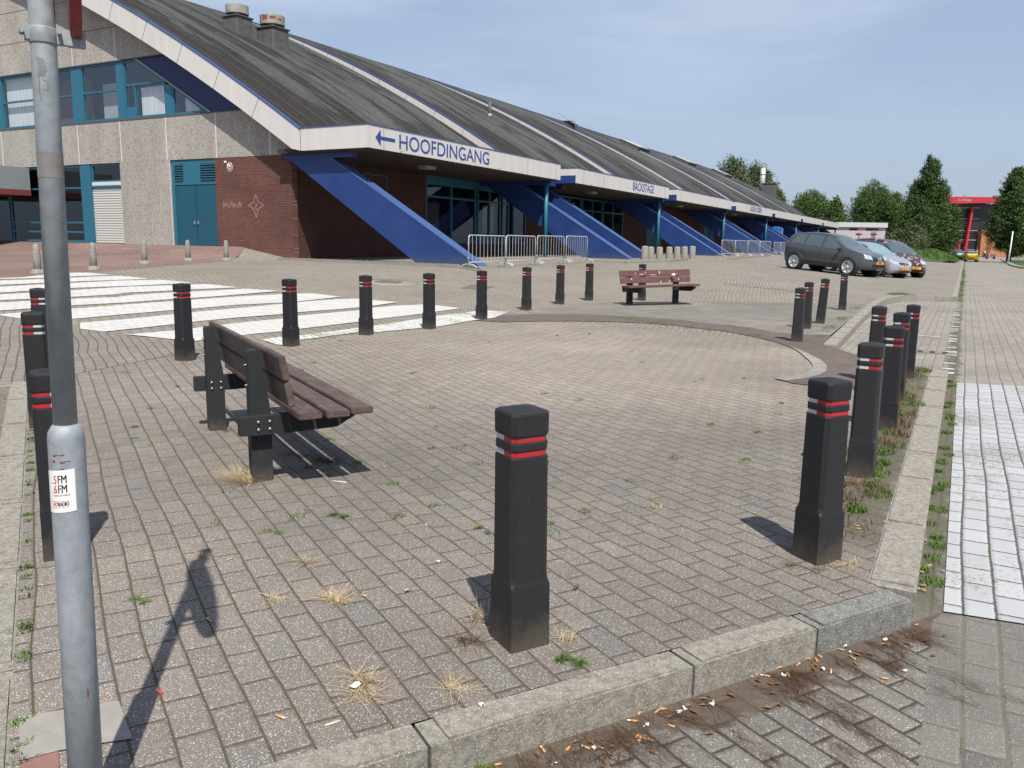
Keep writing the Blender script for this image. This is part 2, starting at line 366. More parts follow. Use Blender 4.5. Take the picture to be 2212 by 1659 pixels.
def kerbmat(name,col,lich=0.6):
    m=NT(name); p=m.P()
    n=m.noise(p,26,6,0.75); b=m.mix(m.rng(n,0.35,0.65),tuple(c*0.62 for c in col),tuple(c*1.18 for c in col))
    cell=m.n.new('ShaderNodeTexVoronoi'); m.L(p,cell.inputs[0]); cell.inputs['Scale'].default_value=150; r,g,bb=m.xyz(cell.outputs['Color'])
    b=m.mix(m.M('MULTIPLY',m.M('LESS_THAN',cell.outputs['Distance'],0.33),m.M('GREATER_THAN',g,0.72)),b,(0.5,0.46,0.40))
    l=m.rng(m.noise(p,55,5,0.8),0.56,0.62,0,lich); b=m.mix(l,b,(0.33,0.34,0.27))
    d=m.rng(m.noise(p,18,6,0.8),0.60,0.72,0,0.75); b=m.mix(d,b,(0.07,0.06,0.045))
    m.col(b); m.set(0.92,spec=0.2); m.bump(m.M('ADD',m.noise(p,90,5,0.75),m.M('MULTIPLY',n,1.0)),0.9,0.006); return m.mat
MAT['kerb']=kerbmat('weathered_kerb',(0.265,0.245,0.21)); MAT['kerb_grey']=kerbmat('grey_kerb',(0.20,0.20,0.185),0.1); MAT['kerb_pale']=kerbmat('pale_kerb',(0.275,0.255,0.22),0.25)

def plastic(name,col,rough=0.55):
    m=NT(name); o=m.O()
    g=m.noise(m.map(o,(60,60,6)),2.0,5,0.7); s=m.noise(o,14,5,0.7)
    b=m.mix(m.rng(g,0.3,0.7),tuple(c*0.8 for c in col),tuple(c*1.3 for c in col)); b=m.mix(m.rng(s,0.6,0.85,0,0.22),b,(0.07,0.068,0.062)); m.set(spec=.35)
    oi=m.n.new('ShaderNodeObjectInfo').outputs['Random']
    b=m.mix(m.rng(oi,0,1,0.0,0.30),b,(0.045,0.044,0.045))
    x,y,z=m.xyz(o); dn=m.noise(o,11,5,0.7); foot=m.rng(m.M('ADD',z,m.M('MULTIPLY',dn,.20)),.10,.24,.75,0.0,True); b=m.mix(foot,b,(0.085,0.072,0.055))
    sc_=m.rng(m.noise(m.map(o,(25,25,3)),3.0,5,0.8),.66,.74,0,.5); b=m.mix(sc_,b,(0.10,0.10,0.10))
    m.col(b); m.set(m.rng(s,0.3,0.7,rough-0.08,rough+0.12)); m.bump(m.noise(o,160,4,0.7),0.35,0.002); return m.mat
MAT['bollard']=plastic('recycled_black_plastic',(0.0125,0.013,0.0155))
MAT['benchleg']=plastic('dark_stained_timber',(0.015,0.017,0.019),0.75)
def wood(name,col,s=(3,40,40)):
    m=NT(name); o=m.O(); g=m.noise(m.map(o,s),1.0,6,0.65,0.3); w=m.noise(o,9,5,0.7)
    b=m.mix(m.rng(g,0.3,0.7),tuple(c*0.62 for c in col),tuple(c*1.35 for c in col)); b=m.mix(m.rng(w,0.5,0.75,0,0.55),b,(0.17,0.155,0.14))
    m.col(b); m.set(0.62); m.bump(g,0.4,0.003); return m.mat
MAT['plank']=wood('weathered_brown_plank',(0.080,0.052,0.044))
MAT['plank_red']=wood('red_brown_plank',(0.115,0.05,0.045))
MAT['bolt']=simple('bolt_steel',(0.30,0.30,0.29),0.4,0.9)
def refl(name,c,c2):
    m=NT(name); o=m.O(); oi=m.n.new('ShaderNodeObjectInfo').outputs['Random']; b=m.mix(m.rng(oi,0,1,0,.35),c,c2)
    b=m.mix(m.rng(m.noise(o,22,5,.75),.52,.72,0,.55),b,(0.06,0.055,0.05)); m.col(b); m.set(.38); return m.mat
MAT['red_refl']=refl('red_reflector',(0.40,0.016,0.022),(0.22,0.03,0.03))
MAT['white_refl']=refl('white_reflector',(0.50,0.51,0.52),(0.34,0.34,0.33))
def galv(name,col,metal=0.55,rough=0.42):
    m=NT(name); o=m.O(); n=m.noise(o,28,6,0.7); n2=m.noise(m.map(o,(9,9,2.5)),1.4,4,0.6)
    b=m.mix(m.rng(n,0.3,0.7),tuple(c*0.8 for c in col),tuple(c*1.15 for c in col)); b=m.mix(m.rng(n2,0.5,0.75,0,0.5),b,tuple(c*0.62 for c in col))
    b=m.mix(m.rng(m.noise(o,75,3,0.6),0.70,0.74,0,0.8),b,(0.10,0.085,0.07))
    m.col(b); m.set(m.rng(n,0.3,0.7,rough-0.1,rough+0.15),metal); m.bump(m.noise(o,60,4,0.6),0.25,0.002); return m.mat
MAT['galv']=galv('galvanised_steel',(0.265,0.292,0.315),0.12,0.55)
MAT['galv_light']=galv('bright_galvanised_steel',(0.50,0.52,0.53),0.25,0.4)
MAT['rust']=simple('rust',(0.16,0.045,0.02),0.9,var=0.4,scale=60)
MAT['sign_red']=simple('sign_red_paint',(0.22,0.022,0.02),0.5,var=0.35,scale=25)
MAT['white_plastic']=simple('white_sheet',(0.72,0.72,0.70),0.5)
MAT['black']=simple('black_print',(0.012,0.012,0.014),0.6)
MAT['redprint']=simple('red_print',(0.55,0.05,0.03),0.6)
MAT['darktape']=simple('grey_tape',(0.17,0.16,0.15),0.6,var=0.2,scale=20)

# --------- building materials
def agg():
    m=NT('exposed_aggregate_concrete'); o=m.P(); c=m.n.new('ShaderNodeTexVoronoi'); m.L(o,c.inputs[0]); c.inputs['Scale'].default_value=22
    r,g,b=m.xyz(c.outputs['Color'])
    n=m.noise(o,38,5,0.8); base=m.mix(m.rng(n,0.36,0.64),(0.25,0.235,0.212),(0.53,0.50,0.455)); base=m.mix(m.rng(r,0.7,1,0,0.6),base,(0.13,0.115,0.1))
    st=m.noise(m.map(o,(1.2,1.2,0.25)),1.0,4,0.6); base=m.mix(1.0,base,m.mix(m.rng(st,0.35,0.7),(0.86,0.86,0.85),(1.06,1.05,1.04)),'MULTIPLY')
    m.col(base); m.set(0.95,spec=0.1); m.bump(n,0.7,0.02); return m.mat
MAT['agg']=agg()
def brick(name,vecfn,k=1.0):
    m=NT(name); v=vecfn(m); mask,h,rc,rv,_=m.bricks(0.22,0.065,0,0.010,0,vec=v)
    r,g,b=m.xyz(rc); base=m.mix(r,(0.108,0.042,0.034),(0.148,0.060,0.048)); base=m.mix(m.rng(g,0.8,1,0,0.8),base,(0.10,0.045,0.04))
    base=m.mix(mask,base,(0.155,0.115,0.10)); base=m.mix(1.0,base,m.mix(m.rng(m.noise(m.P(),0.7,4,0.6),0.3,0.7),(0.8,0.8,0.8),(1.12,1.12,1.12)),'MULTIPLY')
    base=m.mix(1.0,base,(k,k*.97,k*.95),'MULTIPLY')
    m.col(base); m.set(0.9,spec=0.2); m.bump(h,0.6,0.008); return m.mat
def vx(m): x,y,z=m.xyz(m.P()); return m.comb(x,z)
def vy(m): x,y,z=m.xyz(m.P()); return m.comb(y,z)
MAT['brick_x']=brick('red_brick_end_wall',vx); MAT['brick_y']=brick('shaded_red_brick_side_wall',vy,.58)  # side wall: same brick, with the shade under the canopies darkened into its colour
def panelwhite():
    m=NT('white_fascia_panel'); o=m.P(); st=m.noise(m.map(o,(1.3,1.3,0.15)),2.0,5,0.65)
    m.col(m.mix(m.rng(st,0.35,0.75),(0.55,0.52,0.49),(0.61,0.58,0.55))); m.set(0.5); return m.mat
MAT['fascia']=panelwhite()
MAT['joint']=simple('dark_joint',(0.08,0.08,0.085),0.8)
MAT['pale_joint']=simple('pale_sealant',(0.60,0.57,0.56),0.8)
def bluep():
    m=NT('weathered_blue_paint'); p=m.P(); x,y,z=m.xyz(p); n=m.noise(p,1.1,5,0.65); st=m.noise(m.comb(m.M('MULTIPLY',x,3.0),m.M('MULTIPLY',y,3.0),m.M('MULTIPLY',z,0.35)),1.0,5,0.65)
    b=m.mix(m.rng(n,0.3,0.7),(0.008,0.032,0.142),(0.013,0.044,0.175)); b=m.mix(m.rng(st,0.52,0.72,0,0.22),b,(0.04,0.07,0.16))
    b=m.mix(m.rng(m.noise(p,7,6,.8),.66,.72,0,.5),b,(0.10,0.12,0.16)); foot=m.rng(m.M('ADD',z,m.M('MULTIPLY',n,0.5)),0.95,1.35,0.5,0.0,True); b=m.mix(foot,b,(0.07,0.075,0.085))
    m.col(b); m.set(m.rng(n,0.3,0.7,0.42,0.62)); m.bump(m.noise(p,14,4,.6),.2,.004); return m.mat
MAT['blue']=bluep()
MAT['blue_trim']=simple('blue_trim',(0.035,0.075,0.20),0.5)
MAT['navy']=simple('navy_cladding',(0.020,0.028,0.115),0.6)
MAT['teal']=simple('teal_frame_paint',(0.020,0.125,0.195),0.45)
MAT['teal_dark']=simple('dark_teal_door_paint',(0.008,0.075,0.120),0.5,var=0.06,scale=2)
MAT['sign_blue']=simple('blue_lettering',(0.020,0.055,0.24),0.5)
MAT['shutter']=simple('white_shutter',(0.60,0.60,0.56),0.5)
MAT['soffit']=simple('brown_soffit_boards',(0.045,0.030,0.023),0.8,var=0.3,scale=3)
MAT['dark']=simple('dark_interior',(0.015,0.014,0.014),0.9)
MAT['curtain']=None
def glass(name='window_glass',tint=(0.84,0.87,0.88),fac=0.16):
    m=NT(name); m.n.remove(m.b); out=m.n['Material Output']
    t=m.n.new('ShaderNodeBsdfTransparent'); t.inputs[0].default_value=(*tint,1); g=m.n.new('ShaderNodeBsdfGlossy'); g.inputs['Roughness'].default_value=0.03; g.inputs[0].default_value=(0.85,0.9,0.95,1)
    s=m.n.new('ShaderNodeMixShader'); s.inputs[0].default_value=fac; m.L(t.outputs[0],s.inputs[1]); m.L(g.outputs[0],s.inputs[2]); m.L(s.outputs[0],out.inputs[0]); return m.mat
MAT['glass']=glass()
MAT['glass_dark']=glass('dark_window_glass',(0.45,0.47,0.48),0.10)
def curtain():
    m=NT('net_curtain'); x,y,z=m.xyz(m.O()); w=m.noise(m.comb(x,0.0,0.0),9.0,4,0.7); m.col(m.mix(m.rng(w,0.35,0.65),(0.55,0.56,0.58),(0.90,0.90,0.90))); m.set(0.9); m.bump(w,0.6,0.05); return m.mat
MAT['curtain']=curtain()
def roofmat():
    m=NT('mossy_bitumen_roof'); p=m.P(); x,y,z=m.xyz(p)
    wob=m.M('MULTIPLY',m.noise(m.comb(m.M('MULTIPLY',x,0.25),y,1.0),0.8,3,0.5),0.8)
    yy_=m.M('ADD',y,wob)
    # broad blotches of moss drawn out down the slope, broken up by finer growth; laps every metre along Y
    macro=m.noise(m.comb(m.M('MULTIPLY',x,0.14),m.M('MULTIPLY',yy_,0.75),0.0),1.0,3,0.55)
    meso=m.noise(m.comb(m.M('MULTIPLY',x,0.55),m.M('MULTIPLY',yy_,2.6),3.0),1.0,4,0.6)
    fine=m.noise(p,5.0,6,0.85)
    by=m.M('MULTIPLY',m.M('FRACT',m.M('DIVIDE',m.M('SUBTRACT',y,24.0),18.0)),18.0)
    dens=m.M('ADD',m.rng(by,0.3,4.5,0.075,0.0),m.rng(z,5.4,8.8,0.06,0.0))
    v=m.M('ADD',m.M('ADD',m.M('MULTIPLY',macro,0.50),m.M('MULTIPLY',meso,0.30)),m.M('ADD',m.M('MULTIPLY',fine,0.20),dens))
    dark=m.rng(v,0.505,0.565,0,1)
    base=m.mix(m.rng(fine,0.32,0.68),(0.050,0.0515,0.050),(0.112,0.114,0.108))
    base=m.mix(m.rng(m.noise(m.comb(m.M('MULTIPLY',x,0.2),y,9.0),0.5,3,0.5),0.35,0.65),m.mix(1.0,base,(0.75,0.75,0.75),'MULTIPLY'),base)
    base=m.mix(m.M('MULTIPLY',dark,0.93),base,m.mix(m.rng(fine,0.3,0.7),(0.016,0.014,0.013),(0.042,0.037,0.033)))
    fr=m.M('FRACT',m.M('DIVIDE',yy_,1.02)); seam=m.M('LESS_THAN',m.M('ABSOLUTE',m.M('SUBTRACT',fr,0.5)),0.03)
    base=m.mix(m.M('MULTIPLY',seam,0.40),base,(0.15,0.15,0.14))
    m.col(base); m.set(0.93,spec=0.15); m.bump(m.M('ADD',m.M('MULTIPLY',dark,0.8),fine),0.9,0.05); return m.mat
MAT['roof']=roofmat()
MAT['concrete']=simple('rough_concrete',(0.33,0.31,0.265),0.95,var=0.28,scale=22,bump=0.7,bscale=50,bdist=0.01)
MAT['ventgrey']=simple('weathered_zinc',(0.085,0.09,0.085),0.8,var=0.3,scale=4)
MAT['ventcap']=simple('chipped_white_cap',(0.27,0.265,0.235),0.7,var=0.35,scale=2.5)
MAT['lamp']=simple('lamp_cover',(0.35,0.33,0.27),0.5)

# ------------------------------------------------------------------ ground sheets
def drape(name,poly,mat,dz=0.004,step=0.5,zf=zt,kind='structure',parent=None):
    bm=bmesh.new(); vs=[bm.verts.new((p[0],p[1],0)) for p in poly]; bm.faces.new(vs)
    if step:
        xs=[p[0] for p in poly]; ys=[p[1] for p in poly]
        cuts=set(); 
        def lines(lo,hi,knots):
            out=set(k for k in knots if lo<k<hi)
            if hi-lo<30: 
                k=math.ceil(lo/step)*step
                while k<hi: out.add(round(k,4)); k+=step
            else:
                k=math.ceil(lo/3)*3
                while k<hi: out.add(float(k)); k+=3 if abs(k)>12 or True else step
            return sorted(out)
        for k in lines(min(xs),max(xs),TX): bmesh.ops.bisect_plane(bm,geom=bm.verts[:]+bm.edges[:]+bm.faces[:],plane_co=(k,0,0),plane_no=(1,0,0))
        for k in lines(min(ys),max(ys),TY): bmesh.ops.bisect_plane(bm,geom=bm.verts[:]+bm.edges[:]+bm.faces[:],plane_co=(0,k,0),plane_no=(0,1,0))
    for v in bm.verts: v.co.z=zf(v.co.x,v.co.y)+dz
    bmesh.ops.triangulate(bm,faces=bm.faces[:]); bmesh.ops.recalc_face_normals(bm,faces=bm.faces[:])
    if sum(f.normal.z for f in bm.faces)<0: bmesh.ops.reverse_faces(bm,faces=bm.faces[:])
    me=bpy.data.meshes.new(name); bm.to_mesh(me); bm.free(); me.materials.append(mat)
    o=bpy.data.objects.new(name,me); C.objects.link(o)
    if kind: o['kind']=kind
    return o
road=lambda x,y: ROADZ
# main road and ground out to the horizon
drape('ground',[(-1500,-600),(1500,-600),(1500,2500),(-1500,2500)],simple('far_ground',(0.16,0.15,0.12),0.95,var=0.2,scale=0.02),dz=-0.02,step=None,zf=road)
drape('road',[(-60,-30),(60,-30),(60,330),(-60,330)],MAT['road'],dz=0.0,step=None,zf=road)
FL=0.127
def fk(t,off=0.0): # point t metres back from the right front corner along the front kerb's inner line
    return (-0.17-FR[0]*t+FR[1]*off, 3.66-FR[1]*t-FR[0]*off)
cornL=fk(3.19)       # left front corner of the island
LDX,LDY=-math.cos(R_(-32)),-math.sin(R_(-32))
lk=(cornL[0]+LDX*6.75,cornL[1]+LDY*6.75)
upper=[(-0.24,11.0),(-0.62,11.45),(-1.08,11.8),(-1.75,12.9),(-2.06,23.0),(-2.02,25.2),(-1.72,26.9),(-1.3,27.9),(-0.8,28.3),(-0.22,28.4),(-0.22,170),(-60,170),(-60,-9),(-16,1.5),lk,cornL,fk(0),(-0.24,3.72)]
# split so that each paving keeps its own sheet
ISLAND=[(-0.24,11.0),(-0.62,11.45),(-1.08,11.8),(-1.75,12.9),(-1.8,13.2),(-8.15,13.2),(-8.15,6.9),lk,cornL,fk(0),(-0.24,3.72)]
drape('pavement',ISLAND,MAT['island'],dz=0.0,step=0.5)
NORTH=[(-1.8,13.2),(-2.06,23.0),(-2.02,25.2),(-1.72,26.9),(-1.3,27.9),(-0.8,28.3),(-0.22,28.4),(-0.22,170),(-60,170),(-60,-9),(-16,-4),(lk[0]-.5,lk[1]-1.0),lk,(-8.15,6.9),(-8.15,13.2)]
drape('plaza',NORTH,MAT['plaza'],dz=0.0,step=0.5)
CP=[ong(1560,612)[:2],ong(1905,648)[:2],(-1.72,26.9),(-1.3,27.9),(-0.8,28.3),(-0.22,28.4),(-0.22,160),(-10,160),(-9.5,50)]
drape('parking_area',CP,MAT['carpark'],dz=0.004)
G=lambda *pts:[ong(*p)[:2] for p in pts]
# outer paving in front of the stripes, left of the island
drape('pavement',[lk,(-8.15,6.9),(-8.15,7.6)]+G((370,738),(270,725),(150,702),(0,683))+[(-19,6.2),(-14,-2),(lk[0]-.5,lk[1]-.9)],MAT['plaza_cross'],dz=0.004)
# red paving by the posts and the end wall
drape('pavement',G((0,604),(120,588),(222,588),(345,576),(440,568),(497,562))+[(-25.0,23.6),(-25.6,24.5),(-60,24.5),(-60,12)],MAT['red_pavers'],dz=0.004)
# grey slabs round the far bench
drape('pavement',[(-7.95,15.0)]+G((1150,676),(1180,667),(1300,653),(1500,652),(1700,654),(1862,657))+[(-2.12,23.0),(-1.93,17.8),(-1.82,14.3)]+[(-2.6,14.1),(-3.4,14.9),(-4.6,15.3),(-6.0,15.1),(-7.2,14.2)],MAT['slabs'],dz=0.005)
# purple clinker ring with a pale edging on its inner side
import itertools
def smooth_pts(pts,n=6):
    out=[]
    for i in range(len(pts)-1):
        p0=Vector(pts[max(i-1,0)]);p1=Vector(pts[i]);p2=Vector(pts[i+1]);p3=Vector(pts[min(i+2,len(pts)-1)])
        for k in range(n):
            t=k/n; out.append(tuple(0.5*((2*p1)+(-p0+p2)*t+(2*p0-5*p1+4*p2-p3)*t*t+(-p0+3*p1-3*p2+p3)*t**3)))
    return out+[tuple(pts[-1])]
inner=smooth_pts([(-6.95,12.45),(-6.4,13.2),(-5.5,13.95),(-4.5,14.2),(-3.3,13.75),(-2.2,12.45),(-1.65,11.0),(-1.47,10.2),(-1.50,9.6),(-1.70,9.15)])
outer=smooth_pts([(-7.95,12.2),(-7.7,13.2),(-7.0,14.35),(-6.2,14.95),(-5.0,15.25),(-3.8,15.0),(-2.75,14.2)])
drape('pavement',inner+[(-1.48,8.95),(-0.98,8.9),(-0.72,9.3),(-0.66,11.3),(-1.1,11.78),(-1.74,12.88),(-1.80,14.2)]+outer[::-1],MAT['purple'],dz=0.009)
half=inner[int(len(inner)*0.55):]
rimp=[]
for i,p in enumerate(half):
    a=Vector(half[max(i-1,0)]); b=Vector(half[min(i+1,len(half)-1)]); t=(b-a).normalized(); n=Vector((t.y,-t.x)); k=min(1,i/6)*0.16
    q=Vector(p)+n*k*-1.0; rimp.append(tuple(q))
drape('pavement',half+rimp[::-1],MAT['rim'],dz=0.013)
# white hatching
def stripe(pts,mat,dz=0.010): return drape('road_marking',G(*pts),mat,dz=dz)
def c3(*P): return [(x*.2508,571.8+y*.2508) for x,y in P]
def c4(*P): return [(512+.27006*x,571.8+.27006*y) for x,y in P]
ST=[c3((-30,120),(200,110),(445,84),(645,72),(770,72),(960,92),(650,103),(445,115),(200,122),(-30,128)),
    c3((-30,141),(445,125),(650,114),(850,104),(1040,99),(1290,123),(650,148),(445,157),(-30,179)),
    c3((-30,196),(455,168),(650,160),(1000,141),(1400,133),(1660,159),(1300,177),(650,203),(455,216),(-30,246)),
    c3((-30,262),(460,232),(655,222),(1100,192),(1490,180),(1790,170),(2060,198),(1650,217),(1490,225),(1100,244),(1000,259),(660,279),(455,289),(-30,311)),
    c3((-30,332),(450,305),(665,295),(1000,284),(1150,263),(1490,242),(1655,235),(2130,210))+c4((345,213),(0,242))+c3((1655,290),(1490,299),(1100,329),(670,352),(460,366),(265,381),(-30,402)),
    c3((-30,434),(240,412),(460,393),(670,380),(1100,345),(1495,318),(1660,305))+c4((0,258),(345,240),(480,232),(600,232),(830,259),(480,299),(345,308),(0,324))+c3((1660,384),(1500,394),(1100,429),(690,467),(480,478),(145,464),(-30,436)),
    c3((690,506),(1100,471),(1500,431),(1660,413))+c4((0,352),(345,318),(600,293),(780,280),(975,275),(1100,287),(1290,303),(1095,330),(975,345),(480,385),(345,400),(0,427))+c3((1690,494),(1500,518),(900,582),(690,557)),
    c3((1100,606),(1500,571),(1690,549))+c4((0,470),(345,437),(480,413),(975,368),(1095,348),(1250,332),(1480,322),(1600,328),(1790,351),(1590,380),(1490,394),(1100,441),(975,460),(480,520),(345,538),(130,558))+c3((1690,661),(1500,649))]
for pts in ST: stripe(pts,MAT['white_stripe'])
stripe(c4((200,604),(345,582),(480,575),(975,507),(1100,492),(1490,432),(1600,412),(1900,377),(2000,369),(2185,379),(2050,428),(1900,446),(1600,500),(1100,545),(975,545),(490,608),(350,652)),MAT['white_worn'])
# road: angled pavers before the front kerb, white block, markings of the bay
drape('road_surface',[fk(-0.25,FL-0.02),fk(4.6,FL-0.02),(-2.6,-3),(0.02,-3),(0.02,3.7)],MAT['road_angled'],dz=0.004,step=None,zf=road)
drape('road_marking',[(0.06,3.82),(0.9,3.93),(3.2,4.2),(3.2,11.35),(0.73,10.99),(0.05,10.86)],MAT['white_road'],dz=0.008,step=None,zf=road)
wp=simple('worn_marking_blocks',(0.40,0.385,0.35),0.85,var=0.5,scale=9)
y=11.6; k=0
while y<28.0:
    if k%4!=3 or y>24: drape('road_marking',[(-0.13+random.uniform(-.01,.01),y),(0.02+random.uniform(-.02,.01),y),(0.02,y+random.uniform(.12,.24)),(-0.12,y+random.uniform(.12,.24))],wp,dz=0.006,step=None,zf=road)
    y+=0.62 if k%2 else 0.42; k+=1
for yy in (16.6,): drape('road_marking',[(-1.75,yy),(-0.25,yy-0.15),(-0.25,yy-0.05),(-1.75,yy+0.08)],simple('thin_marking',(0.42,0.41,0.38),0.85,var=0.5,scale=8),dz=0.006,step=None,zf=road)

# ------------------------------------------------------------------ kerbs
def kerb_piece(p0,p1,w,mat,z0=-0.14,z1=None,h=0.0,gap=0.006,side=1,jit=0.0):
    a=Vector((p0[0],p0[1],0)); b=Vector((p1[0],p1[1],0)); d=(b-a).normalized(); n=Vector((d.y,-d.x,0))*side
    L_=(b-a).length; bm=bmesh.new(); bmesh.ops.create_cube(bm,size=1)
    seg=max(1,int(L_/0.12))
    for v in bm.verts:
        v.co=Vector((v.co.x+.5,v.co.y+.5,v.co.z+.5))
    bmesh.ops.subdivide_edges(bm,edges=[e for e in bm.edges if abs(e.verts[0].co.x-e.verts[1].co.x)>.5],cuts=seg)
    bmesh.ops.bevel(bm,geom=[e for e in bm.edges if all(v.co.z>.99 for v in e.verts) and (all(v.co.y>.99 for v in e.verts) or all(v.co.y<.01 for v in e.verts) or all(v.co.x<.01 for v in e.verts) or all(v.co.x>.99 for v in e.verts))],offset=0.06,segments=2,affect='EDGES')
    for v in bm.verts:
        t=gap/2+v.co.x*(L_-gap); q=a+d*t+n*(v.co.y*w)
        top=(z1 if z1 is not None else zt(q.x,q.y))+h
        r=random.uniform(-1,1)*0.0018 if v.co.z>.5 else 0
        v.co=Vector((q.x,q.y,z0+(top-z0)*v.co.z+r+jit))
    bmesh.ops.recalc_face_normals(bm,faces=bm.faces[:])
    me=bpy.data.meshes.new('kerb'); bm.to_mesh(me); bm.free(); me.materials.append(mat)
    for p in me.polygons: p.use_smooth=False
    o=bpy.data.objects.new('kerb',me); C.objects.link(o); o['kind']='structure'; return o
# front kerb (runs from the right corner to the left corner)
ts=[-0.02,0.55,1.16,2.145,3.32]
for i in range(4):
    kerb_piece(fk(ts[i]),fk(ts[i+1]),FL,(MAT['kerb_grey'],MAT['kerb'],MAT['kerb'],MAT['kerb'])[i],h=0.004,gap=0.012,side=-1,jit=(0.0,0.003,0.0,0.002)[i])
yy=3.685
for L_ in (0.90,1.0,0.75,1.0,1.0,1.0,1.0,0.72):
    kerb_piece((-0.24,yy),(-0.24,min(yy+L_,11.05)),0.19,MAT['kerb_pale'],h=0.006,gap=0.008); yy+=L_
q=Vector(cornL)
for i in range(7):
    a=q+Vector((LDX,LDY))*(i*1.0-0.1); b=q+Vector((LDX,LDY))*(i*1.0+0.9)
    kerb_piece(a,b,0.16,MAT['kerb'],h=0.006,gap=0.012,side=-1)
def chain(pts,w,mat,side=1,h=0.006,L_=1.0,z0=-0.14):
    for a,b in zip(pts[:-1],pts[1:]):
        n=max(1,round((Vector(b)-Vector(a)).length/L_)); 
        for i in range(n):
            p=Vector(a).lerp(Vector(b),i/n); r=Vector(a).lerp(Vector(b),(i+1)/n); kerb_piece(p,r,w,mat,side=side,h=h,z0=z0)
chain([(-1.75,12.9),(-1.93,18),(-2.06,23.0),(-2.02,25.2),(-1.72,26.9),(-1.3,27.9),(-0.8,28.3),(-0.25,28.4)],0.2,MAT['kerb_pale'],side=1)
kerb_piece((lk[0]-.56,lk[1]-1.1),(lk[0]-.0,lk[1]+.02),.14,MAT['kerb'],h=.004)
chain([(-0.24,28.4),(-0.24,60),(-0.24,132)],0.14,MAT['kerb_pale'],L_=3.5)
# low edging of the building apron
chain([(-23.0,23.75),(-14.6,23.35)],0.14,MAT['kerb'],side=1,h=0.09,z0=0.3)
chain([(-20.6,23.5),(-15.2,23.1),(-13.3,22.5)],0.12,MAT['kerb'],side=1,h=0.05,z0=0.3)
chain([(-14.6,23.55),(-13.4,22.8)],0.13,MAT['kerb_pale'],side=1,h=0.10,z0=0.3)
chain([ong(1275,566)[:2],ong(1347,569)[:2],ong(1440,566)[:2],ong(1480,561)[:2]],0.16,MAT['kerb_pale'],side=1,h=0.10,z0=0.3)
chain([ong(1570,561)[:2],ong(1660,553)[:2]],0.16,MAT['kerb_pale'],side=1,h=0.10,z0=0.3)

# ------------------------------------------------------------------ bollards
def sq_ring(w,ch,z,n=None):
    """octagon: a square of width w with corners cut by ch"""
    h=w/2; return [(h,-h+ch,z),(h,h-ch,z),(h-ch,h,z),(-h+ch,h,z),(-h,h-ch,z),(-h,-h+ch,z),(-h+ch,-h,z),(h-ch,-h,z)]
def loft(rings,cap_top=True,cap_bot=True):
    n=len(rings[0]); vs=[v for r in rings for v in r]; fs=[]
    for i in range(len(rings)-1):
        for k in range(n): fs.append((i*n+k,i*n+(k+1)%n,(i+1)*n+(k+1)%n,(i+1)*n+k))
    if cap_bot: fs.append(tuple(range(n))[::-1])
    if cap_top: fs.append(tuple((len(rings)-1)*n+k for k in range(n)))
    return vs,fs
def make_bollard():
    root=empty('bollard')
    b=MB().mat(MAT['bollard'])
    r=[sq_ring(.156,.002,-.05),sq_ring(.155,.002,.0),sq_ring(.152,.002,.226),sq_ring(.151,.006,.234),sq_ring(.149,.013,.244),sq_ring(.148,.017,.262),sq_ring(.145,.018,.682),sq_ring(.143,.019,.686),sq_ring(.133,.017,.687)]
    r+=[sq_ring(.133,.017,.706),sq_ring(.139,.017,.707),sq_ring(.142,.018,.711),sq_ring(.142,.018,.732),sq_ring(.139,.017,.736),sq_ring(.133,.017,.737),
        sq_ring(.133,.017,.756),sq_ring(.142,.017,.757),sq_ring(.145,.016,.763),sq_ring(.147,.016,.828),sq_ring(.143,.016,.836),sq_ring(.132,.016,.840),sq_ring(.02,.006,.851)]
    vs,fs=loft(r); b.add(vs,fs); b.build('post',parent=root)
    for k,(z0,z1) in enumerate(((.687,.706),(.737,.756))):
        for col,sgn in (('red_refl',1),('white_refl',-1)):
            m=MB(); h=.1365/2; c=.018; o=h; i=h-.004
            def half(h,c,z): return [(0,-h,z),(h-c,-h,z),(h,-h+c,z),(h,h-c,z),(h-c,h,z),(0,h,z)]
            a=[half(o,c,z0+.001),half(o,c,z1-.001)]
            P=[(x*sgn,y*sgn,z) for ring in a for x,y,z in ring]; n=6
            F=[(q,q+1,n+q+1,n+q) for q in range(5)]
            m.add(P,F).build('reflective_band',MAT[col],root)
    return root
BG='black plastic bollards with red and white bands'
near=make_bollard(); 
def place(o,x,y,z,rz,label,cat,group,tilt=(0,0),s=1.0):
    o.location=(x,y,z); o.rotation_euler=(tilt[0],tilt[1],rz); o.scale=(s,s,s); tag(o,label,cat,group); return o
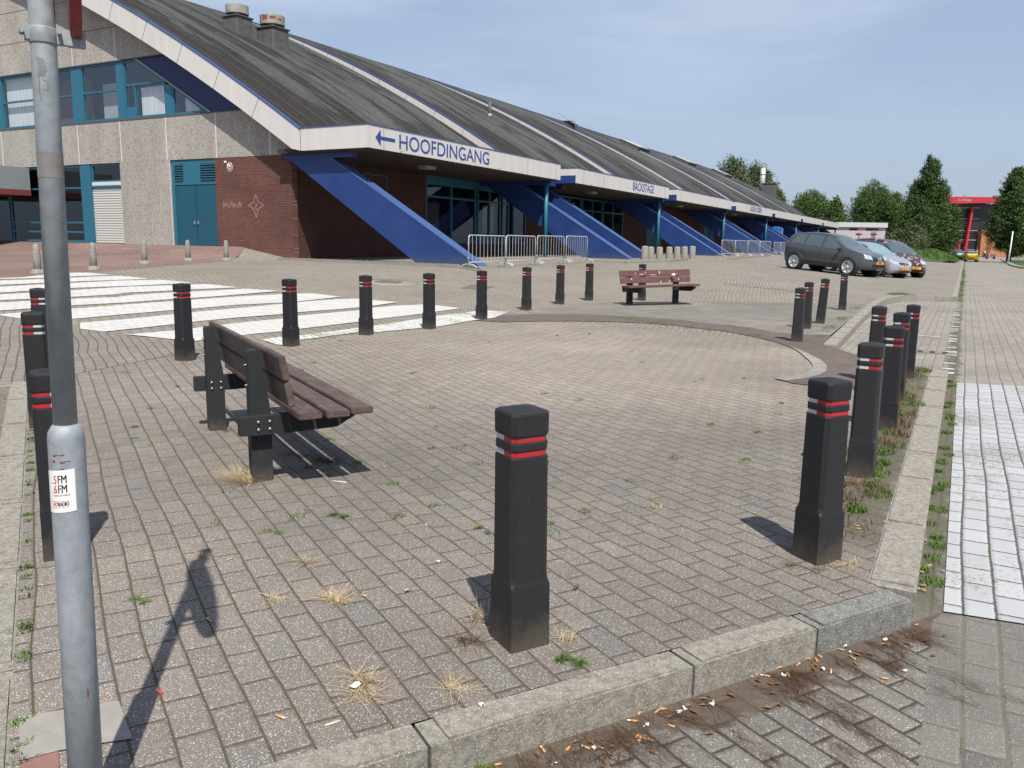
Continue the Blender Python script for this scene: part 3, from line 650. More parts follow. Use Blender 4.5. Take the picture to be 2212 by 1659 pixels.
BO=[(1122,1382,-32,'nearest black bollard standing alone by the front kerb',1.02),
    (1763,1205,-36,'black bollard nearest the right front corner of the island',1.0),
    (1859,1026,-2,'black bollard in the right row, second from the kerb corner',1.0),
    (1914,928,1,'black bollard in the right row, third from the kerb corner',.98),
    (1933,862,-2,'black bollard in the right row, fourth from the kerb corner',.98),
    (1958,814,2,'farthest black bollard of the row beside the pale right kerb',.96),
    (1885,826,-1,'black bollard standing left of the right row, just before the parking bay',.97),
    (1721,738,-1,'black bollard at the near corner of the grey slabs, overlapping another one',.97),
    (1741,710,0,'black bollard half hidden behind the one at the near corner of the grey slabs',.97),
    (1771,699,2,'leaning black bollard, third along the kerb of the parking bay',1.0),
    (1819,670,0,'farthest black bollard along the kerb of the parking bay, before the grey car',1.0),
    (1272,649,1,'black bollard just left of the far bench',1.03),
    (1209,657,0,'black bollard two to the left of the far bench',1.02),
    (1137,670,-1,'black bollard in front of the third crowd barrier',1.02),
    (1040,690,1,'black bollard in front of the tip of the nearest blue buttress',1.02),
    (927,710,0,'black bollard between the white hatching and the round manhole cover',1.03),
    (791,723,0,'black bollard at the narrow right end of the white hatching',1.02),
    (629,747,1,'black bollard on the white hatching just behind the near bench',1.02),
    (400,778,-2,'black bollard before the white hatching, left of the near bench',1.02),
    (1386,649,1,'black bollard hidden behind the back of the far bench',1.04)]
first=True
for px,py,rz,lab,s in BO:
    x,y,z=ong(px,py); o=near if first else copy_tree(near); first=False
    tl=(0,R_(3.0)) if 'leaning' in lab else (R_(random.uniform(-.5,.5)),R_(random.uniform(-.5,.5)))
    place(o,x,y,z,R_(rz),lab,'bollard',BG,tl,s)
# row along the left kerb: red side faces the left road
for x,y,lab in ((-3.47,2.16,'black bollard directly behind the grey sign pole, nearest of the left three'),
                (-5.92,3.60,'black bollard at the left edge of the photo, middle of the left three'),
                (-8.05,4.97,'black bollard at the left end of the hatching, farthest of the left three')):
    o=copy_tree(near); place(o,x,y,zt(x,y),R_(-122),lab,'bollard',BG,(0,0),1.0)

# ------------------------------------------------------------------ benches
def make_bench(length,legs,plankmat,dx=0.0,name='park_bench'):
    """x along the bench, +y is the side the sitter faces"""
    root=empty(name)
    for sgn in (-1,1):
        x=sgn*legs/2
        m=MB().mat(MAT['benchleg'])
        # tapered upright: vertical back, sloping front above the seat
        m.prism([(-.074,-.06),(.044,-.06),(.044,.40),(.034,.48),(-.012,.775),(-.022,.785),(-.064,.785),(-.074,.772)],'x',x-.050,x+.050)
        leg=m.build('leg',parent=root)
        xb=x+sgn*.050; s0,s1=sorted((xb,xb+sgn*.062))
        m=MB().mat(MAT['benchleg']); m.prism([(-.15,.300),(-.15,.405),(.57,.418),(.57,.385),(.42,.305),(.10,.296)],'x',s0,s1)
        beam=m.build('cross_beam',parent=root)
        for by in (-.045,.02):
            for bz in (.33,.375):
                mm=MB(); xo=s1 if sgn>0 else s0
                Mx=Matrix.Translation((xo,by,bz))@Matrix.Rotation(R_(90)*sgn,4,'Y')
                mm.lathe([(.011,0),(.011,.003),(.008,.007),(.002,.009)],n=10,M=Mx); mm.build('bolt',MAT['bolt'],beam)
                mm=MB(); xo=(x-.050) if sgn>0 else (x+.050)
                Mx=Matrix.Translation((xo,by,bz))@Matrix.Rotation(-R_(90)*sgn,4,'Y')
                mm.lathe([(.011,0),(.011,.003),(.008,.007),(.002,.009)],n=10,M=Mx); mm.build('bolt',MAT['bolt'],leg)
        for bz in (.58,.70):
            mm=MB(); mm.tube([(x,-.072,bz),(x,-.092,bz-.004)],.006,8); mm.build('bolt',MAT['bolt'],leg)
    L2=length/2
    for i,y0 in enumerate((.125,.277,.429)):
        m=MB().mat(plankmat); off=dx if i==2 else (0.03 if i==1 else 0)
        bm=bmesh.new(); bmesh.ops.create_cube(bm,size=1)
        for v in bm.verts: v.co=Vector((v.co.x*length+off+(.06*i if False else 0),y0+.066+v.co.y*.132,.438+i*.004+v.co.z*.040))
        bmesh.ops.bevel(bm,geom=bm.edges[:],offset=.006,segments=2,affect='EDGES'); m.frombm(bm); m.build('seat_plank',parent=root)
    for z0,yy,t in ((.50,.050,0),(.650,.022,0)):
        bm=bmesh.new(); bmesh.ops.create_cube(bm,size=1)
        for v in bm.verts:
            v.co=Vector((v.co.x*length,v.co.y*.038,v.co.z*.140))
        bmesh.ops.bevel(bm,geom=bm.edges[:],offset=.006,segments=2,affect='EDGES')
        M=Matrix.Translation((0,yy+.028,z0+.07))@Matrix.Rotation(R_(10.5),4,'X')
        m=MB().mat(plankmat); m.frombm(bm,M); m.build('back_plank',parent=root)
    return root
bench=make_bench(2.18,1.44,MAT['plank'])
lA=Vector(onz(578,1032,0)); lB=Vector(onz(467,932,0))
mid=(lA+lB)/2; an=math.atan2((lA-lB).y,(lA-lB).x)
# x axis from far leg to near leg would put +y away from the view side wanted, so turn it round
bench.location=(mid.x,mid.y,0); bench.rotation_euler=(0,0,R_(-32))
tag(bench,'dark brown plank bench seen from behind, near the sign pole','bench')
fb=make_bench(2.05,1.36,MAT['plank_red'],dx=0.10)
fx,fy,_=ong(1409,658); fb.location=(fx-.05,fy+.2,zt(fx,fy)+0.0); fb.rotation_euler=(0,R_(1.2),R_(58-180+0))
fb.rotation_euler=(R_(0),R_(0.8),R_(-122))
tag(fb,'red-brown bench with white scratched writing on its back, standing on grey slabs','bench')
# scratched writing and droppings on the front of the far bench's back
wm=simple('scratched_paint',(0.55,0.52,0.52),0.8)
UP=Matrix.Rotation(R_(90),4,'X'); TURN=Matrix.Rotation(R_(180),4,'Z')
bp=[c for c in fb.children if c.name.startswith('back_plank')]
low=min(bp,key=lambda o:sum(v.co.z for v in o.data.vertices)/len(o.data.vertices)); high=[b for b in bp if b is not low][0]
TL=Matrix.Rotation(R_(10.5),4,'X')
lettering('scratched_writing','-GRKU  CMAS-',.075,wm,low,Matrix.Translation((.42,.050+.028+.021,.545))@TL@TURN@UP,ext=.0012)
for (x,z,w,h) in ((.60,.0,.02,.03),(.30,.02,.02,.03),(-.10,.01,.025,.06),(-.62,-.03,.02,.02),(.42,-.02,.12,.012),(.1,-.04,.16,.01)):
    m=MB(); m.box(x-w/2,x+w/2,0,.002,z-h/2,z+h/2,M=Matrix.Translation((0,.022+.028+.020,.72))@TL); m.build('paint_mark',wm,high)
m=MB()
for (x,z) in ((.72,.03),(-.12,-.05),(-.38,-.045),(-.66,.0)): m.box(x-.014,x+.014,0,.002,z-.016,z+.016,M=Matrix.Translation((0,.050+.028+.020,.57))@TL)
m.build('paint_mark',wm,low)
# crumpled paper cup lying on the lower back plank
m=MB().mat(MAT['white_plastic']); m.lathe([(.02,0),(.032,.03),(.036,.08),(.030,.085)],n=10,M=Matrix.Rotation(R_(80),4,'Y'))
cup=m.build('paper_cup'); cup.location=fb.matrix_basis@Vector((-.42,.12,.665)); tag(cup,'crumpled white paper cup wedged in the back of the far bench','litter')

# ------------------------------------------------------------------ sign pole
px0,py0=-1.728,1.084
pole=empty('sign_pole',(px0,py0,-0.02),0,'grey galvanised sign pole with a radio sticker, at the left front','sign pole')
lean=Vector((.0155,.024,1))
def pl(z): return Vector((lean.x*z*.6,lean.y*z*.6,z))
m=MB(); m.mat(MAT['galv']); m.tube([pl(-.1),pl(.6),pl(1.000),pl(1.012),pl(1.022),pl(1.030)],[.0375,.0375,.0375,.0362,.031,.0252],32); m.build('lower_tube',parent=pole)
m=MB(); m.mat(MAT['galv']); m.tube([pl(1.028),pl(1.8),pl(3.0)],[.0245,.0245,.0245],32); m.lathe([(.0265,0),(.0265,.012),(.022,.02)],c=tuple(pl(2.998)),n=24); up_t=m.build('upper_tube',parent=pole)
m=MB(); m.mat(MAT['darktape']); m.tube([pl(1.560),pl(1.612)],.0252,28,cap=False); m.build('tape_band',parent=pole)
# wrapped sheet helper round the pole; angle 0 faces the camera
FA=math.atan2(-py0,-px0)
def wrap(u,z,r): a=FA+u/r; c=pl(z); return Vector((c.x+math.cos(a)*r,c.y+math.sin(a)*r,z))
def patch(u0,u1,z0,z1,r,tilt=0,n=14):
    vs=[];fs=[]
    for i in range(n+1):
        u=u0+(u1-u0)*i/n
        for z in(z0,z1): vs.append(wrap(u,z+tilt*(u-u0),r))
    for i in range(n): fs.append((2*i,2*i+2,2*i+3,2*i+1))
    return vs,fs
m=MB(); m.mat(MAT['white_plastic']); v,f=patch(-.060,.0125,.834,.930,.0381,tilt=.08); m.add(v,f,True); st=m.build('sticker',parent=pole)
def wraptext(s,size,u,z,mat,r=.0385,xs=1.0,bold=0.0):
    me=text_mesh(s,size,0.0,'LEFT',xs); bm=bmesh.new(); bm.from_mesh(me); bmesh.ops.subdivide_edges(bm,edges=bm.edges[:],cuts=1)
    for v in bm.verts:
        q=wrap(u+v.co.x,z+v.co.y+.08*(u+v.co.x+.06),r); v.co=q
    bm.to_mesh(me); bm.free(); me.materials.clear(); me.materials.append(mat); o=bpy.data.objects.new('sticker_print',me); C.objects.link(o); o.parent=st
for dd in (0,.0008):
    wraptext('FM',.0265,-.0245+dd,.9005,MAT['black'],xs=.62); wraptext('FM',.0265,-.0245+dd,.8790,MAT['black'],xs=.62)
    wraptext('.5',.0265,-.0385+dd,.9005,MAT['redprint'],xs=.66); wraptext('.6',.0265,-.0385+dd,.8790,MAT['redprint'],xs=.66)
    wraptext('RADIO',.0125,-.0255+dd,.8490,MAT['black'],xs=.60)
    wraptext('HOT',.0125,-.0395+dd,.8490,MAT['redprint'],xs=.60)
wraptext('VOOR DE REGIO',.0058,-.036,.8715,MAT['black'],xs=.85)
m=MB(); m.mat(MAT['redprint'])
for z in (.8465,.8605): 
    v,f=patch(-.046,-.002,z,z+.0008,.0384,tilt=.08); m.add(v,f)
m.build('sticker_print',parent=st)
for (u,z,w,h) in ((-.028,.966,.008,.004),(-.010,.968,.009,.0035),(-.020,.9675,.012,.0015),(-.030,.953,.009,.005),(-.012,.951,.012,.004),(-.002,.953,.016,.002),(-.012,.936,.008,.003),(.014,.40,.004,.030),(.008,.17,.003,.012)):
    m=MB(); m.mat(MAT['rust'])
    n=10
    vs=[wrap(u,z,.0380)]+[wrap(u+math.cos(2*math.pi*k/n)*w*.5*random.uniform(.7,1.2),z+math.sin(2*math.pi*k/n)*h*.5*random.uniform(.7,1.2),.0379) for k in range(n)]
    m.add(vs,[(0,k+1,(k+1)%n+1) for k in range(n)])
    m.build('rust_mark',parent=pole)
# scribble with a marker on the upper tube
m=MB(); m.mat(MAT['darktape'])
def stroke(pts,r=.0249,w=.0011):
    for (a,b) in zip(pts[:-1],pts[1:]):
        vs=[wrap(a[0]-w,a[1],r),wrap(a[0]+w,a[1],r),wrap(b[0]+w,b[1],r),wrap(b[0]-w,b[1],r)]; m.add(vs,[(0,1,2,3)])
        vs=[wrap(a[0],a[1]-w,r),wrap(a[0],a[1]+w,r),wrap(b[0],b[1]+w,r),wrap(b[0],b[1]-w,r)]; m.add(vs,[(0,1,2,3)])
for k in range(5): stroke([(-.014+.003*k,1.80-.001*k),(-.011+.003*k,1.775),(-.014+.003*k,1.762)])
for k in range(4): stroke([(-.016,1.795-.008*k),(.004,1.797-.008*k)])
stroke([(-.012,1.765),(-.013,1.735),(-.010,1.712)]); stroke([(-.004,1.755),(.004,1.752),(.003,1.735),(-.004,1.737)])
m.build('scribble',parent=pole)
# clamp and the red-backed round sign, seen almost edge on
va=math.atan2(py0,px0); rt=Vector((-math.sin(va)*-1,math.cos(va)*-1,0))   # to the right as seen from the camera
rt=Vector((math.cos(va-math.pi/2),math.sin(va-math.pi/2),0)); fw=Vector((math.cos(va),math.sin(va),0))
m=MB(); m.mat(MAT['galv'])
for z in (1.845,): 
    c=pl(z); m.lathe([(.0262,-.016),(.0270,-.014),(.0270,.014),(.0262,.016)],c=tuple(c),n=24)
    Mx=Matrix.Translation(c)@Matrix.Rotation(math.atan2(rt.y,rt.x),4,'Z')
    m.box(.024,.052,-.010,.010,-.014,.016,M=Mx); m.box(.046,.078,-.012,.012,-.015,.015,M=Mx); m.tube([Mx@Vector((.030,-.03,.006)),Mx@Vector((.030,.03,.006))],.004,8)
    m.box(-.034,-.024,-.012,.012,-.010,.012,M=Mx); m.tube([Mx@Vector((-.038,-.02,.004)),Mx@Vector((-.038,.01,.004))],.005,8)
m.build('clamp',parent=pole)
c=pl(0); RS=.34
zc=1.845+RS
sd_=rt*math.cos(R_(-1.5))+fw*math.sin(R_(-1.5))     # sign normal
Mx=Matrix.Translation(Vector((c.x,c.y,zc))+rt*.094)@sd_.to_track_quat('Z','Y').to_matrix().to_4x4()
m=MB(); m.mat(MAT['sign_red']); m.lathe([(RS-.012,-.013),(RS,-.011),(RS+.001,.009),(RS-.006,.0098),(RS-.014,.010)],n=56,M=Mx); sp=m.build('sign_plate',parent=pole)
m=MB(); m.mat(MAT['white_plastic']); m.lathe([(.0,.0102),(RS*.74,.0104),(RS*.74,.0106),(0,.0108)],n=48,M=Mx); m.build('sign_face',parent=sp)

# ------------------------------------------------------------------ small concrete posts by the entrance
PM=simple('pitted_post_concrete',(0.24,0.23,0.20),0.95,var=0.3,scale=18,bump=0.8,bscale=60,bdist=.01)
def make_post():
    root=empty('concrete_post')
    m=MB().mat(PM); m.lathe([(.125,0),(.118,.40),(.105,.62),(.09,.68),(.06,.725),(.02,.74)],n=20); m.build('post',parent=root)
    m=MB().mat(PM); vs,fs=loft([sq_ring(.42,.10,-.05),sq_ring(.42,.10,.03),sq_ring(.30,.07,.10),sq_ring(.25,.06,.12)]); m.add(vs,fs); m.build('foot',parent=root)
    return root
cpst=None
for i,((px,py),lab) in enumerate(zip(((82,592),(203,584),(313,571),(407,564),(489,557)),
    ('leftmost concrete post by the entrance, left of the sign pole','concrete post just right of the sign pole, before the dark windows','middle concrete post, standing before the aggregate pier','concrete post standing before the teal double door','concrete post standing before the left edge of the brick wall'))):
    x,y,z=ong(px,py)
    o=make_post() if cpst is None else copy_tree(cpst); cpst=cpst or o
    o.location=(x,y,z); o.rotation_euler=(R_(random.uniform(-1,1)),R_(random.uniform(-1,1)),R_(20*i)); o.scale=(.74,.74,1.0); tag(o,lab,'post','pointed concrete posts before the end wall')
# row of stub cylinders
CYL=[(1392,560),(1405,561),(1424,561),(1445,560),(1462,559.5),(1478,558.5),(1495,557)]
cyl0=None
nm=['first','second','third','middle','fifth','sixth','last']
for i,(px,py) in enumerate(CYL):
    D=1780*0.62/26.5*(1+.02*i)
    r=ray(px,py); r0=ray(CX,CY); fwd=ROT@Vector((0,0,-1)); t=D/r.dot(fwd); p=Vector((0,0,EYE))+r*t
    z=zt(p.x,p.y)
    if cyl0 is None:
        cyl0=empty('concrete_stub'); m=MB().mat(PM); m.lathe([(.185,-.4),(.182,.0),(.165,.60),(.14,.645),(.08,.665)],n=20); m.build('post',parent=cyl0); o=cyl0
    else: o=copy_tree(cyl0)
    o.location=(p.x,p.y,p.z); tag(o,'%s of seven round concrete stubs before the third pair of blue buttresses, from the left'%nm[i],'post','round concrete stubs')
# ------------------------------------------------------------------ crowd barriers
def make_barrier(L_=2.28,H_=1.08):
    root=empty('crowd_barrier'); r=.019
    z0=.22; c=.10
    pts=[(0,0,z0)]
    pts=[(0,0,.10),(0,0,H_-c)]
    for k in range(1,6): a=math.pi/2*k/6; pts.append((c-c*math.cos(a),0,H_-c+c*math.sin(a)))
    pts.append((c,0,H_)); pts.append((L_-c,0,H_))
    for k in range(1,6): a=math.pi/2*k/6; pts.append((L_-c+c*math.sin(a),0,H_-c+c*math.cos(a)))
    pts+=[(L_,0,H_-c),(L_,0,.10)]
    m=MB().mat(MAT['galv_light']); m.tube(pts,r,10); m.tube([(0,0,z0),(L_,0,z0)],r*.85,8); m.build('frame',parent=root)
    m=MB().mat(MAT['galv_light']); n=10
    for k in range(1,n): 
        x=L_*k/n; m.tube([(x,0,z0),(x,0,H_)],.0075,6,cap=False)
    m.build('pickets',parent=root)
    for x in (0,L_):
        m=MB().mat(MAT['galv_light']); pp=[]
        for k in range(9):
            a=math.pi*k/8; pp.append((x,-math.cos(a)*.30,.0+.17*math.sin(a)**.7))
        m.tube(pp,.017,8); m.build('foot',parent=root)
    m=MB().mat(MAT['galv_light']); m.box(-.035,-.015,-.012,.012,.78,.82); m.tube([(-.03,0,.3),(-.03,0,.38)],.012,6); m.build('hook',parent=root)
    return root
bar=None
def barrier_at(x,y,a,lab,grp):
    global bar
    o=make_barrier() if bar is None else copy_tree(bar); bar=bar or o
    o.location=(x,y,zt(x,y)); o.rotation_euler=(0,0,a); tag(o,lab,'barrier',grp)
B1=[(-13.95,22.75),(-13.87,25.10),(-13.92,27.55),(-13.90,30.05),(-14.0,32.5)]
for i in range(4):
    a,b=Vector(B1[i]),Vector(B1[i+1]); barrier_at(a.x,a.y,math.atan2((b-a).y,(b-a).x),('nearest of the four crowd barriers beside the nearest buttress','second crowd barrier from the nearest buttress','third crowd barrier from the nearest buttress','fourth crowd barrier, standing before the second pair of buttresses')[i],'crowd barriers linked in a row before the first canopy')
def chainbar(px,py,n,D,dirv,labs,grp):
    r=ray(px,py); fwd=ROT@Vector((0,0,-1)); t=D/r.dot(fwd); p=Vector((0,0,EYE))+r*t
    for i in range(n):
        q=Vector((p.x,p.y))+Vector(dirv)*2.38*i
        barrier_at(q.x,q.y,math.atan2(dirv[1],dirv[0]),labs[i],grp)
chainbar(1558,549,4,52,(0.12,0.993),['nearest crowd barrier of the row before the fourth pair of buttresses','second crowd barrier before the fourth pair of buttresses','third crowd barrier before the fourth pair of buttresses','far crowd barrier before the fourth pair of buttresses'],'crowd barriers before the fourth pair of buttresses')
chainbar(1671,546,3,72,(0.05,0.999),['barrier beside the rear of the grey car, leftmost of three','middle barrier left of the rear of the grey car','barrier partly behind the rear of the grey car'],'crowd barriers left of the grey car')
# manhole cover and plate set in the plaza
def align(o,rz=0):
    x,y=o.location.x,o.location.y; e=.4; n=Vector((-(zt(x+e,y)-zt(x-e,y))/(2*e),-(zt(x,y+e)-zt(x,y-e))/(2*e),1)).normalized()
    o.rotation_euler=(n.to_track_quat('Z','Y').to_matrix()@Matrix.Rotation(rz,3,'Z')).to_euler()
x,y,z=ong(860,612); m=MB().mat(simple('cast_iron',(0.13,0.10,0.075),0.8,var=.3,scale=8)); m.lathe([(.36,.004),(.36,.012),(.02,.014)],n=32)
mh=m.build('manhole_cover'); mh.location=(x-.3,y,zt(x-.3,y)-.004); align(mh)
m=MB().mat(MAT['rim']); m.lathe([(.78,.002),(.78,.007),(.36,.009)],n=32); mo=m.build('surround',parent=mh); tag(mh,'round rusty manhole cover in a pale concrete ring on the plaza','manhole cover')
x,y,z=ong(1032,621); m=MB().mat(simple('iron_plate',(0.12,0.10,0.08),0.8,var=.3,scale=8)); m.box(-.55,.55,-.30,.30,.004,.014); o=m.build('access_cover'); o.location=(x,y,z-.004); align(o,R_(30)); tag(o,'rectangular iron cover in the plaza behind a black bollard','manhole cover')
# gully grate in the parking bay
m=MB().mat(simple('gully_concrete',(0.18,0.15,0.14),0.9,var=.3,scale=10)); m.box(-.52,.30,-.16,.16,.002,.008); 
gx,gy=onz(2018,762,ROADZ); g=m.build('gully_grate'); g.location=(gx,gy,ROADZ)
for k in range(4):
    m=MB().mat(MAT['black']); m.box(-.40+.17*k,-.33+.17*k,-.10,.10,.009,.011); m.build('slot',parent=g)
tag(g,'street gully with four dark slots in the parking bay','drain')

# ------------------------------------------------------------------ the hall
GY=24.0; BAY=18.0; CL=15.9; NB=7; XC=-75.0; RR=98.0; ZC=21.0; XE=-22.04; XF=-18.9
def arcz(x): return ZC-(RR-math.sqrt(max(0,RR*RR-(x-XC)**2)))
hall=empty('event_hall',(0,0,0),0,'long low hall with a curved dark roof, white arch edges and blue buttresses','building')
NA=40
XS=[XE+(2*(XC)-XE-XE)*k/(2*NA) for k in range(2*NA+1)]     # from the front eave over the top to the rear eave
TH=.82
def outward(x,off):
    dx=x-XC; dz=arcz(x)-(ZC-RR); l=math.hypot(dx,dz); return (x+dx/l*off, arcz(x)+dz/l*off)
for b in range(NB):
    y0=GY+b*BAY; y1=y0+CL
    # roof skin, gently undulating
    m=MB().mat(MAT['roof']); ny=16; vs=[];fs=[]
    for i,x in enumerate(XS):
        for j in range(ny+1):
            y=y0+.12+(y1-y0-.12)*j/ny; q=outward(x,-.02+.02*math.sin(j*2.1+i*.3)); vs.append((q[0],y,q[1]))
    n=ny+1
    for i in range(len(XS)-1):
        for j in range(ny): fs.append((i*n+j,i*n+j+1,(i+1)*n+j+1,(i+1)*n+j))
    # roof apron that runs out over the canopy
    m.add(vs,fs,True)
    e=outward(XE,-.02); m.add([(e[0],y0+.12,e[1]),(e[0],y1,e[1]),(XF-.1,y1,5.40),(XF-.1,y0+.12,5.40)],[(0,1,2,3)])
    m.build('roof',parent=hall)
    # white arch edge facing the street end, in panels
    for (ya,yb) in ((y0,y0+.12),(y1-.02,y1+.12)):
        m=MB().mat(MAT['fascia'] if ya==y0 else MAT['ventgrey'])
        P=[outward(x,0.0 if ya==y0 else -.05) for x in XS]; Q=[outward(x,-TH) for x in XS]
        # bottom end comes down to the canopy level
        vs=[];fs=[]
        for i in range(len(XS)):
            for (p,yy) in ((P[i],ya),(Q[i],ya),(Q[i],yb),(P[i],yb)): vs.append((p[0],yy,p[1]))
        for i in range(len(XS)-1):
            a=i*4;c=a+4
            for k in range(4): fs.append((a+k,c+k,c+(k+1)%4,a+(k+1)%4))
        m.add(vs,fs)
        m.add([(P[0][0],ya,P[0][1]),(Q[0][0],ya,Q[0][1]),(XE,ya,4.68)],[(0,1,2)])
        rib=m.build('arch_edge',parent=hall)
        if ya==y0:
            m=MB().mat(MAT['joint']); s=0; 
            k=0
            while k<len(XS)-1:
                xx=XE-2.05*(k*1.0)*.98
                if xx<-70: break
                if k>0:
                    p=outward(xx,0.0);q=outward(xx,-TH); m.add([(p[0]-.012,ya-.004,p[1]),(p[0]+.012,ya-.004,p[1]),(q[0]+.012,ya-.004,q[1]),(q[0]-.012,ya-.004,q[1])],[(0,1,2,3)])
                k+=1
            m.add([(XE-.01,ya-.004,5.49),(XE+.008,ya-.004,5.49),(XE+.008,ya-.004,4.69),(XE-.01,ya-.004,4.69)],[(0,1,2,3)])
            m.build('panel_joint',parent=rib)
            m=MB().mat(MAT['blue_trim']); vs=[];fs=[]
            for i,x in enumerate(XS):
                p=outward(x,.02);q=outward(x,-.03)
                for (r,yy) in ((p,ya-.02),(q,ya-.02),(q,ya+.14),(p,ya+.14)): vs.append((r[0],yy,r[1]))
            for i in range(len(XS)-1):
                a=i*4;c=a+4
                for k in range(4): fs.append((a+k,c+k,c+(k+1)%4,a+(k+1)%4))
            m.add(vs,fs); m.build('edge_trim',parent=rib)
    # sunken strip of roof between the bays
    if b<NB-1:
        m=MB().mat(MAT['roof']); vs=[];fs=[]; P=[outward(x,-.75) for x in XS]
        for p in P: vs+= [(p[0],y1+.2,p[1]),(p[0],y0+BAY+.05,p[1])]
        for i in range(len(P)-1): fs.append((2*i,2*i+1,2*i+3,2*i+2))
        m.add(vs,fs,True); m.add([(P[0][0],y1+.2,P[0][1]),(P[0][0],y0+BAY,P[0][1]),(-20.35,y0+BAY,5.2),(-20.35,y1+.2,5.2)],[(0,1,2,3)]); m.build('valley_roof',parent=hall)
        m=MB().mat(MAT['fascia']); m.box(-20.35,-20.25,y1+.02,y0+BAY-.02,5.02,5.36); vf=m.build('valley_fascia',parent=hall)
        m=MB().mat(MAT['blue']); m.box(-20.4,-20.2,y1-.6,y0+BAY+.6,4.52,5.018); m.build('valley_beam',parent=hall)
    # canopy: soffit, blue beam, white fascia
    can=empty('canopy'); can.parent=hall
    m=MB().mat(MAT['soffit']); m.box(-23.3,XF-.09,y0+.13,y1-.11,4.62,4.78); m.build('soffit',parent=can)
    m=MB().mat(MAT['fascia']); m.box(XF-.08,XF,y0,y1,4.68,5.47); m.box(XE+.01,XF-.082,y0,y0+.12,4.68 if b==0 else 5.09,5.47); m.box(XE,XF-.082,y1-.10,y1,4.68,5.47); fa=m.build('fascia',parent=can)
    for yy in ([y0+.9,y0+6.2,y0+12.2,y1-.6] if b==0 else [y0+.9,y0+3.8,y0+9.0,y1-.9]): m=MB().mat(MAT['joint']); m.box(XF-.002,XF+.003,yy,yy+.018,4.685,5.46); m.build('panel_joint',parent=can)
    m=MB().mat(MAT['blue_trim']); m.box(XF-.10,XF+.02,y0-.02,y1+.02,5.472,5.505); m.box(XE,XF-.102,y0-.02,y0+.13,5.472,5.505); m.build('top_trim',parent=can)
    
    if b>0: m=MB().mat(MAT['blue']); m.box(XE+.01,XF-.082,y0+.01,y0+.11,4.68,5.088); m.build('return_panel',parent=can)
    m=MB().mat(MAT['blue']); m.box(-23.2,-19.9,y0+.36,y0+.62,4.42,4.615); m.build('edge_beam',parent=can); m=MB().mat(MAT['blue']); m.box(-23.2,-19.0,y1-.90,y1-.64,4.42,4.615); m.build('edge_beam',parent=can)
    m=MB().mat(MAT['lamp']); m.box(-20.9,-20.5,y0+5.9,y0+6.7,4.50,4.617); m.build('soffit_lamp',parent=can)
    for yy in (y0+1.9,y0+9.3,y1-.7):
        m=MB().mat(MAT['lamp']); m.tube([(XF+.005,yy,4.70),(XF+.16,yy+.10,4.80)],.018,6); m.build('bracket',parent=can)
    m=MB().mat(MAT['teal']); cz=zt(-19.2,y1-.8); m.tube([(-19.3,y1-.8,cz),(-19.3,y1-.8,4.62)],.11,14); m.build('column',parent=hall)
    # buttresses: near one starts in the arch's own plane, far one ends the bay
    for yy in (y0+.38,y1-.62):
        m=MB().mat(MAT['blue']); yb=yy+.52
        gz=zt(-15.5,yy)
        # upper edge line through (-20.93,4.40) with slope -.593 ; lower edge parallel below it
        def ux(z): return -20.93-(z-4.40)/.593
        def lx(z): return -23.19-(z-4.56)/.643
        zb=.3
        tip=ux(zb)
        m.prism([(lx(4.62),4.62),(ux(4.42) ,4.42),(tip,zb),(lx(zb),zb)],'y',yy,yb)
        bt=m.build('buttress',parent=hall)
        m=MB().mat(simple('sun_bleached_blue',(0.045,0.088,0.22),0.5) if 'bleach' not in MAT else MAT['bleach'])
        if 'bleach' not in MAT: MAT['bleach']=m.mats[0]
        z0_=gz-.05
        m.prism([(ux(4.42)-.0,4.42),(ux(4.42)+.03,4.45),(ux(z0_)+.03,z0_+.03),(ux(z0_)-.0,z0_)],'y',yy-.012,yb+.012); m.build('capping',parent=bt)
lettering('lettering','HOOFDINGANG',.76,MAT['sign_blue'],hall,Matrix.Translation((XF+.004,25.78,4.815))@Matrix(((0,0,1,0),(1,0,0,0),(0,1,0,0),(0,0,0,1))),ext=.008,xs=1.18)
m=MB().mat(MAT['sign_blue']); aw=[(24.42,5.07),(24.72,5.36),(24.72,5.135),(25.58,5.135),(25.58,5.015),(24.72,5.015),(24.72,4.79)]
m.prism(aw,'x',XF+.002,XF+.010); m.build('arrow',parent=hall)
YT=Matrix(((0,0,1,0),(1,0,0,0),(0,1,0,0),(0,0,0,1)))
lettering('lettering','BACKSTAGE',.72,MAT['sign_blue'],hall,Matrix.Translation((XF+.004,50.6,4.86))@YT,ext=.008,xs=1.02)
lettering('lettering','LADEN LOSSEN',.72,MAT['sign_blue'],hall,Matrix.Translation((XF+.004,83.3,4.86))@YT,ext=.008,xs=1.05)

# ---- end wall
WY=24.62
def wall_arc(x,off=-TH+.02):
    lo=x; # height of the arch underside above x
    best=None
    xx=x
    for _ in range(8):
        q=outward(xx,off); xx+=x-q[0]
    return outward(xx,off)[1]
END=-62.0
m=MB().mat(MAT['agg'])
# middle band
xr=-22.2
pts=[(END,4.65),(-22.35,4.65)]; x=-22.35
while wall_arc(x)<6.42: pts.append((x,min(6.42,wall_arc(x)))); x-=.25
pts+= [(x,6.42),(END,6.42)]
m.prism(pts,'y',WY,WY+.3)
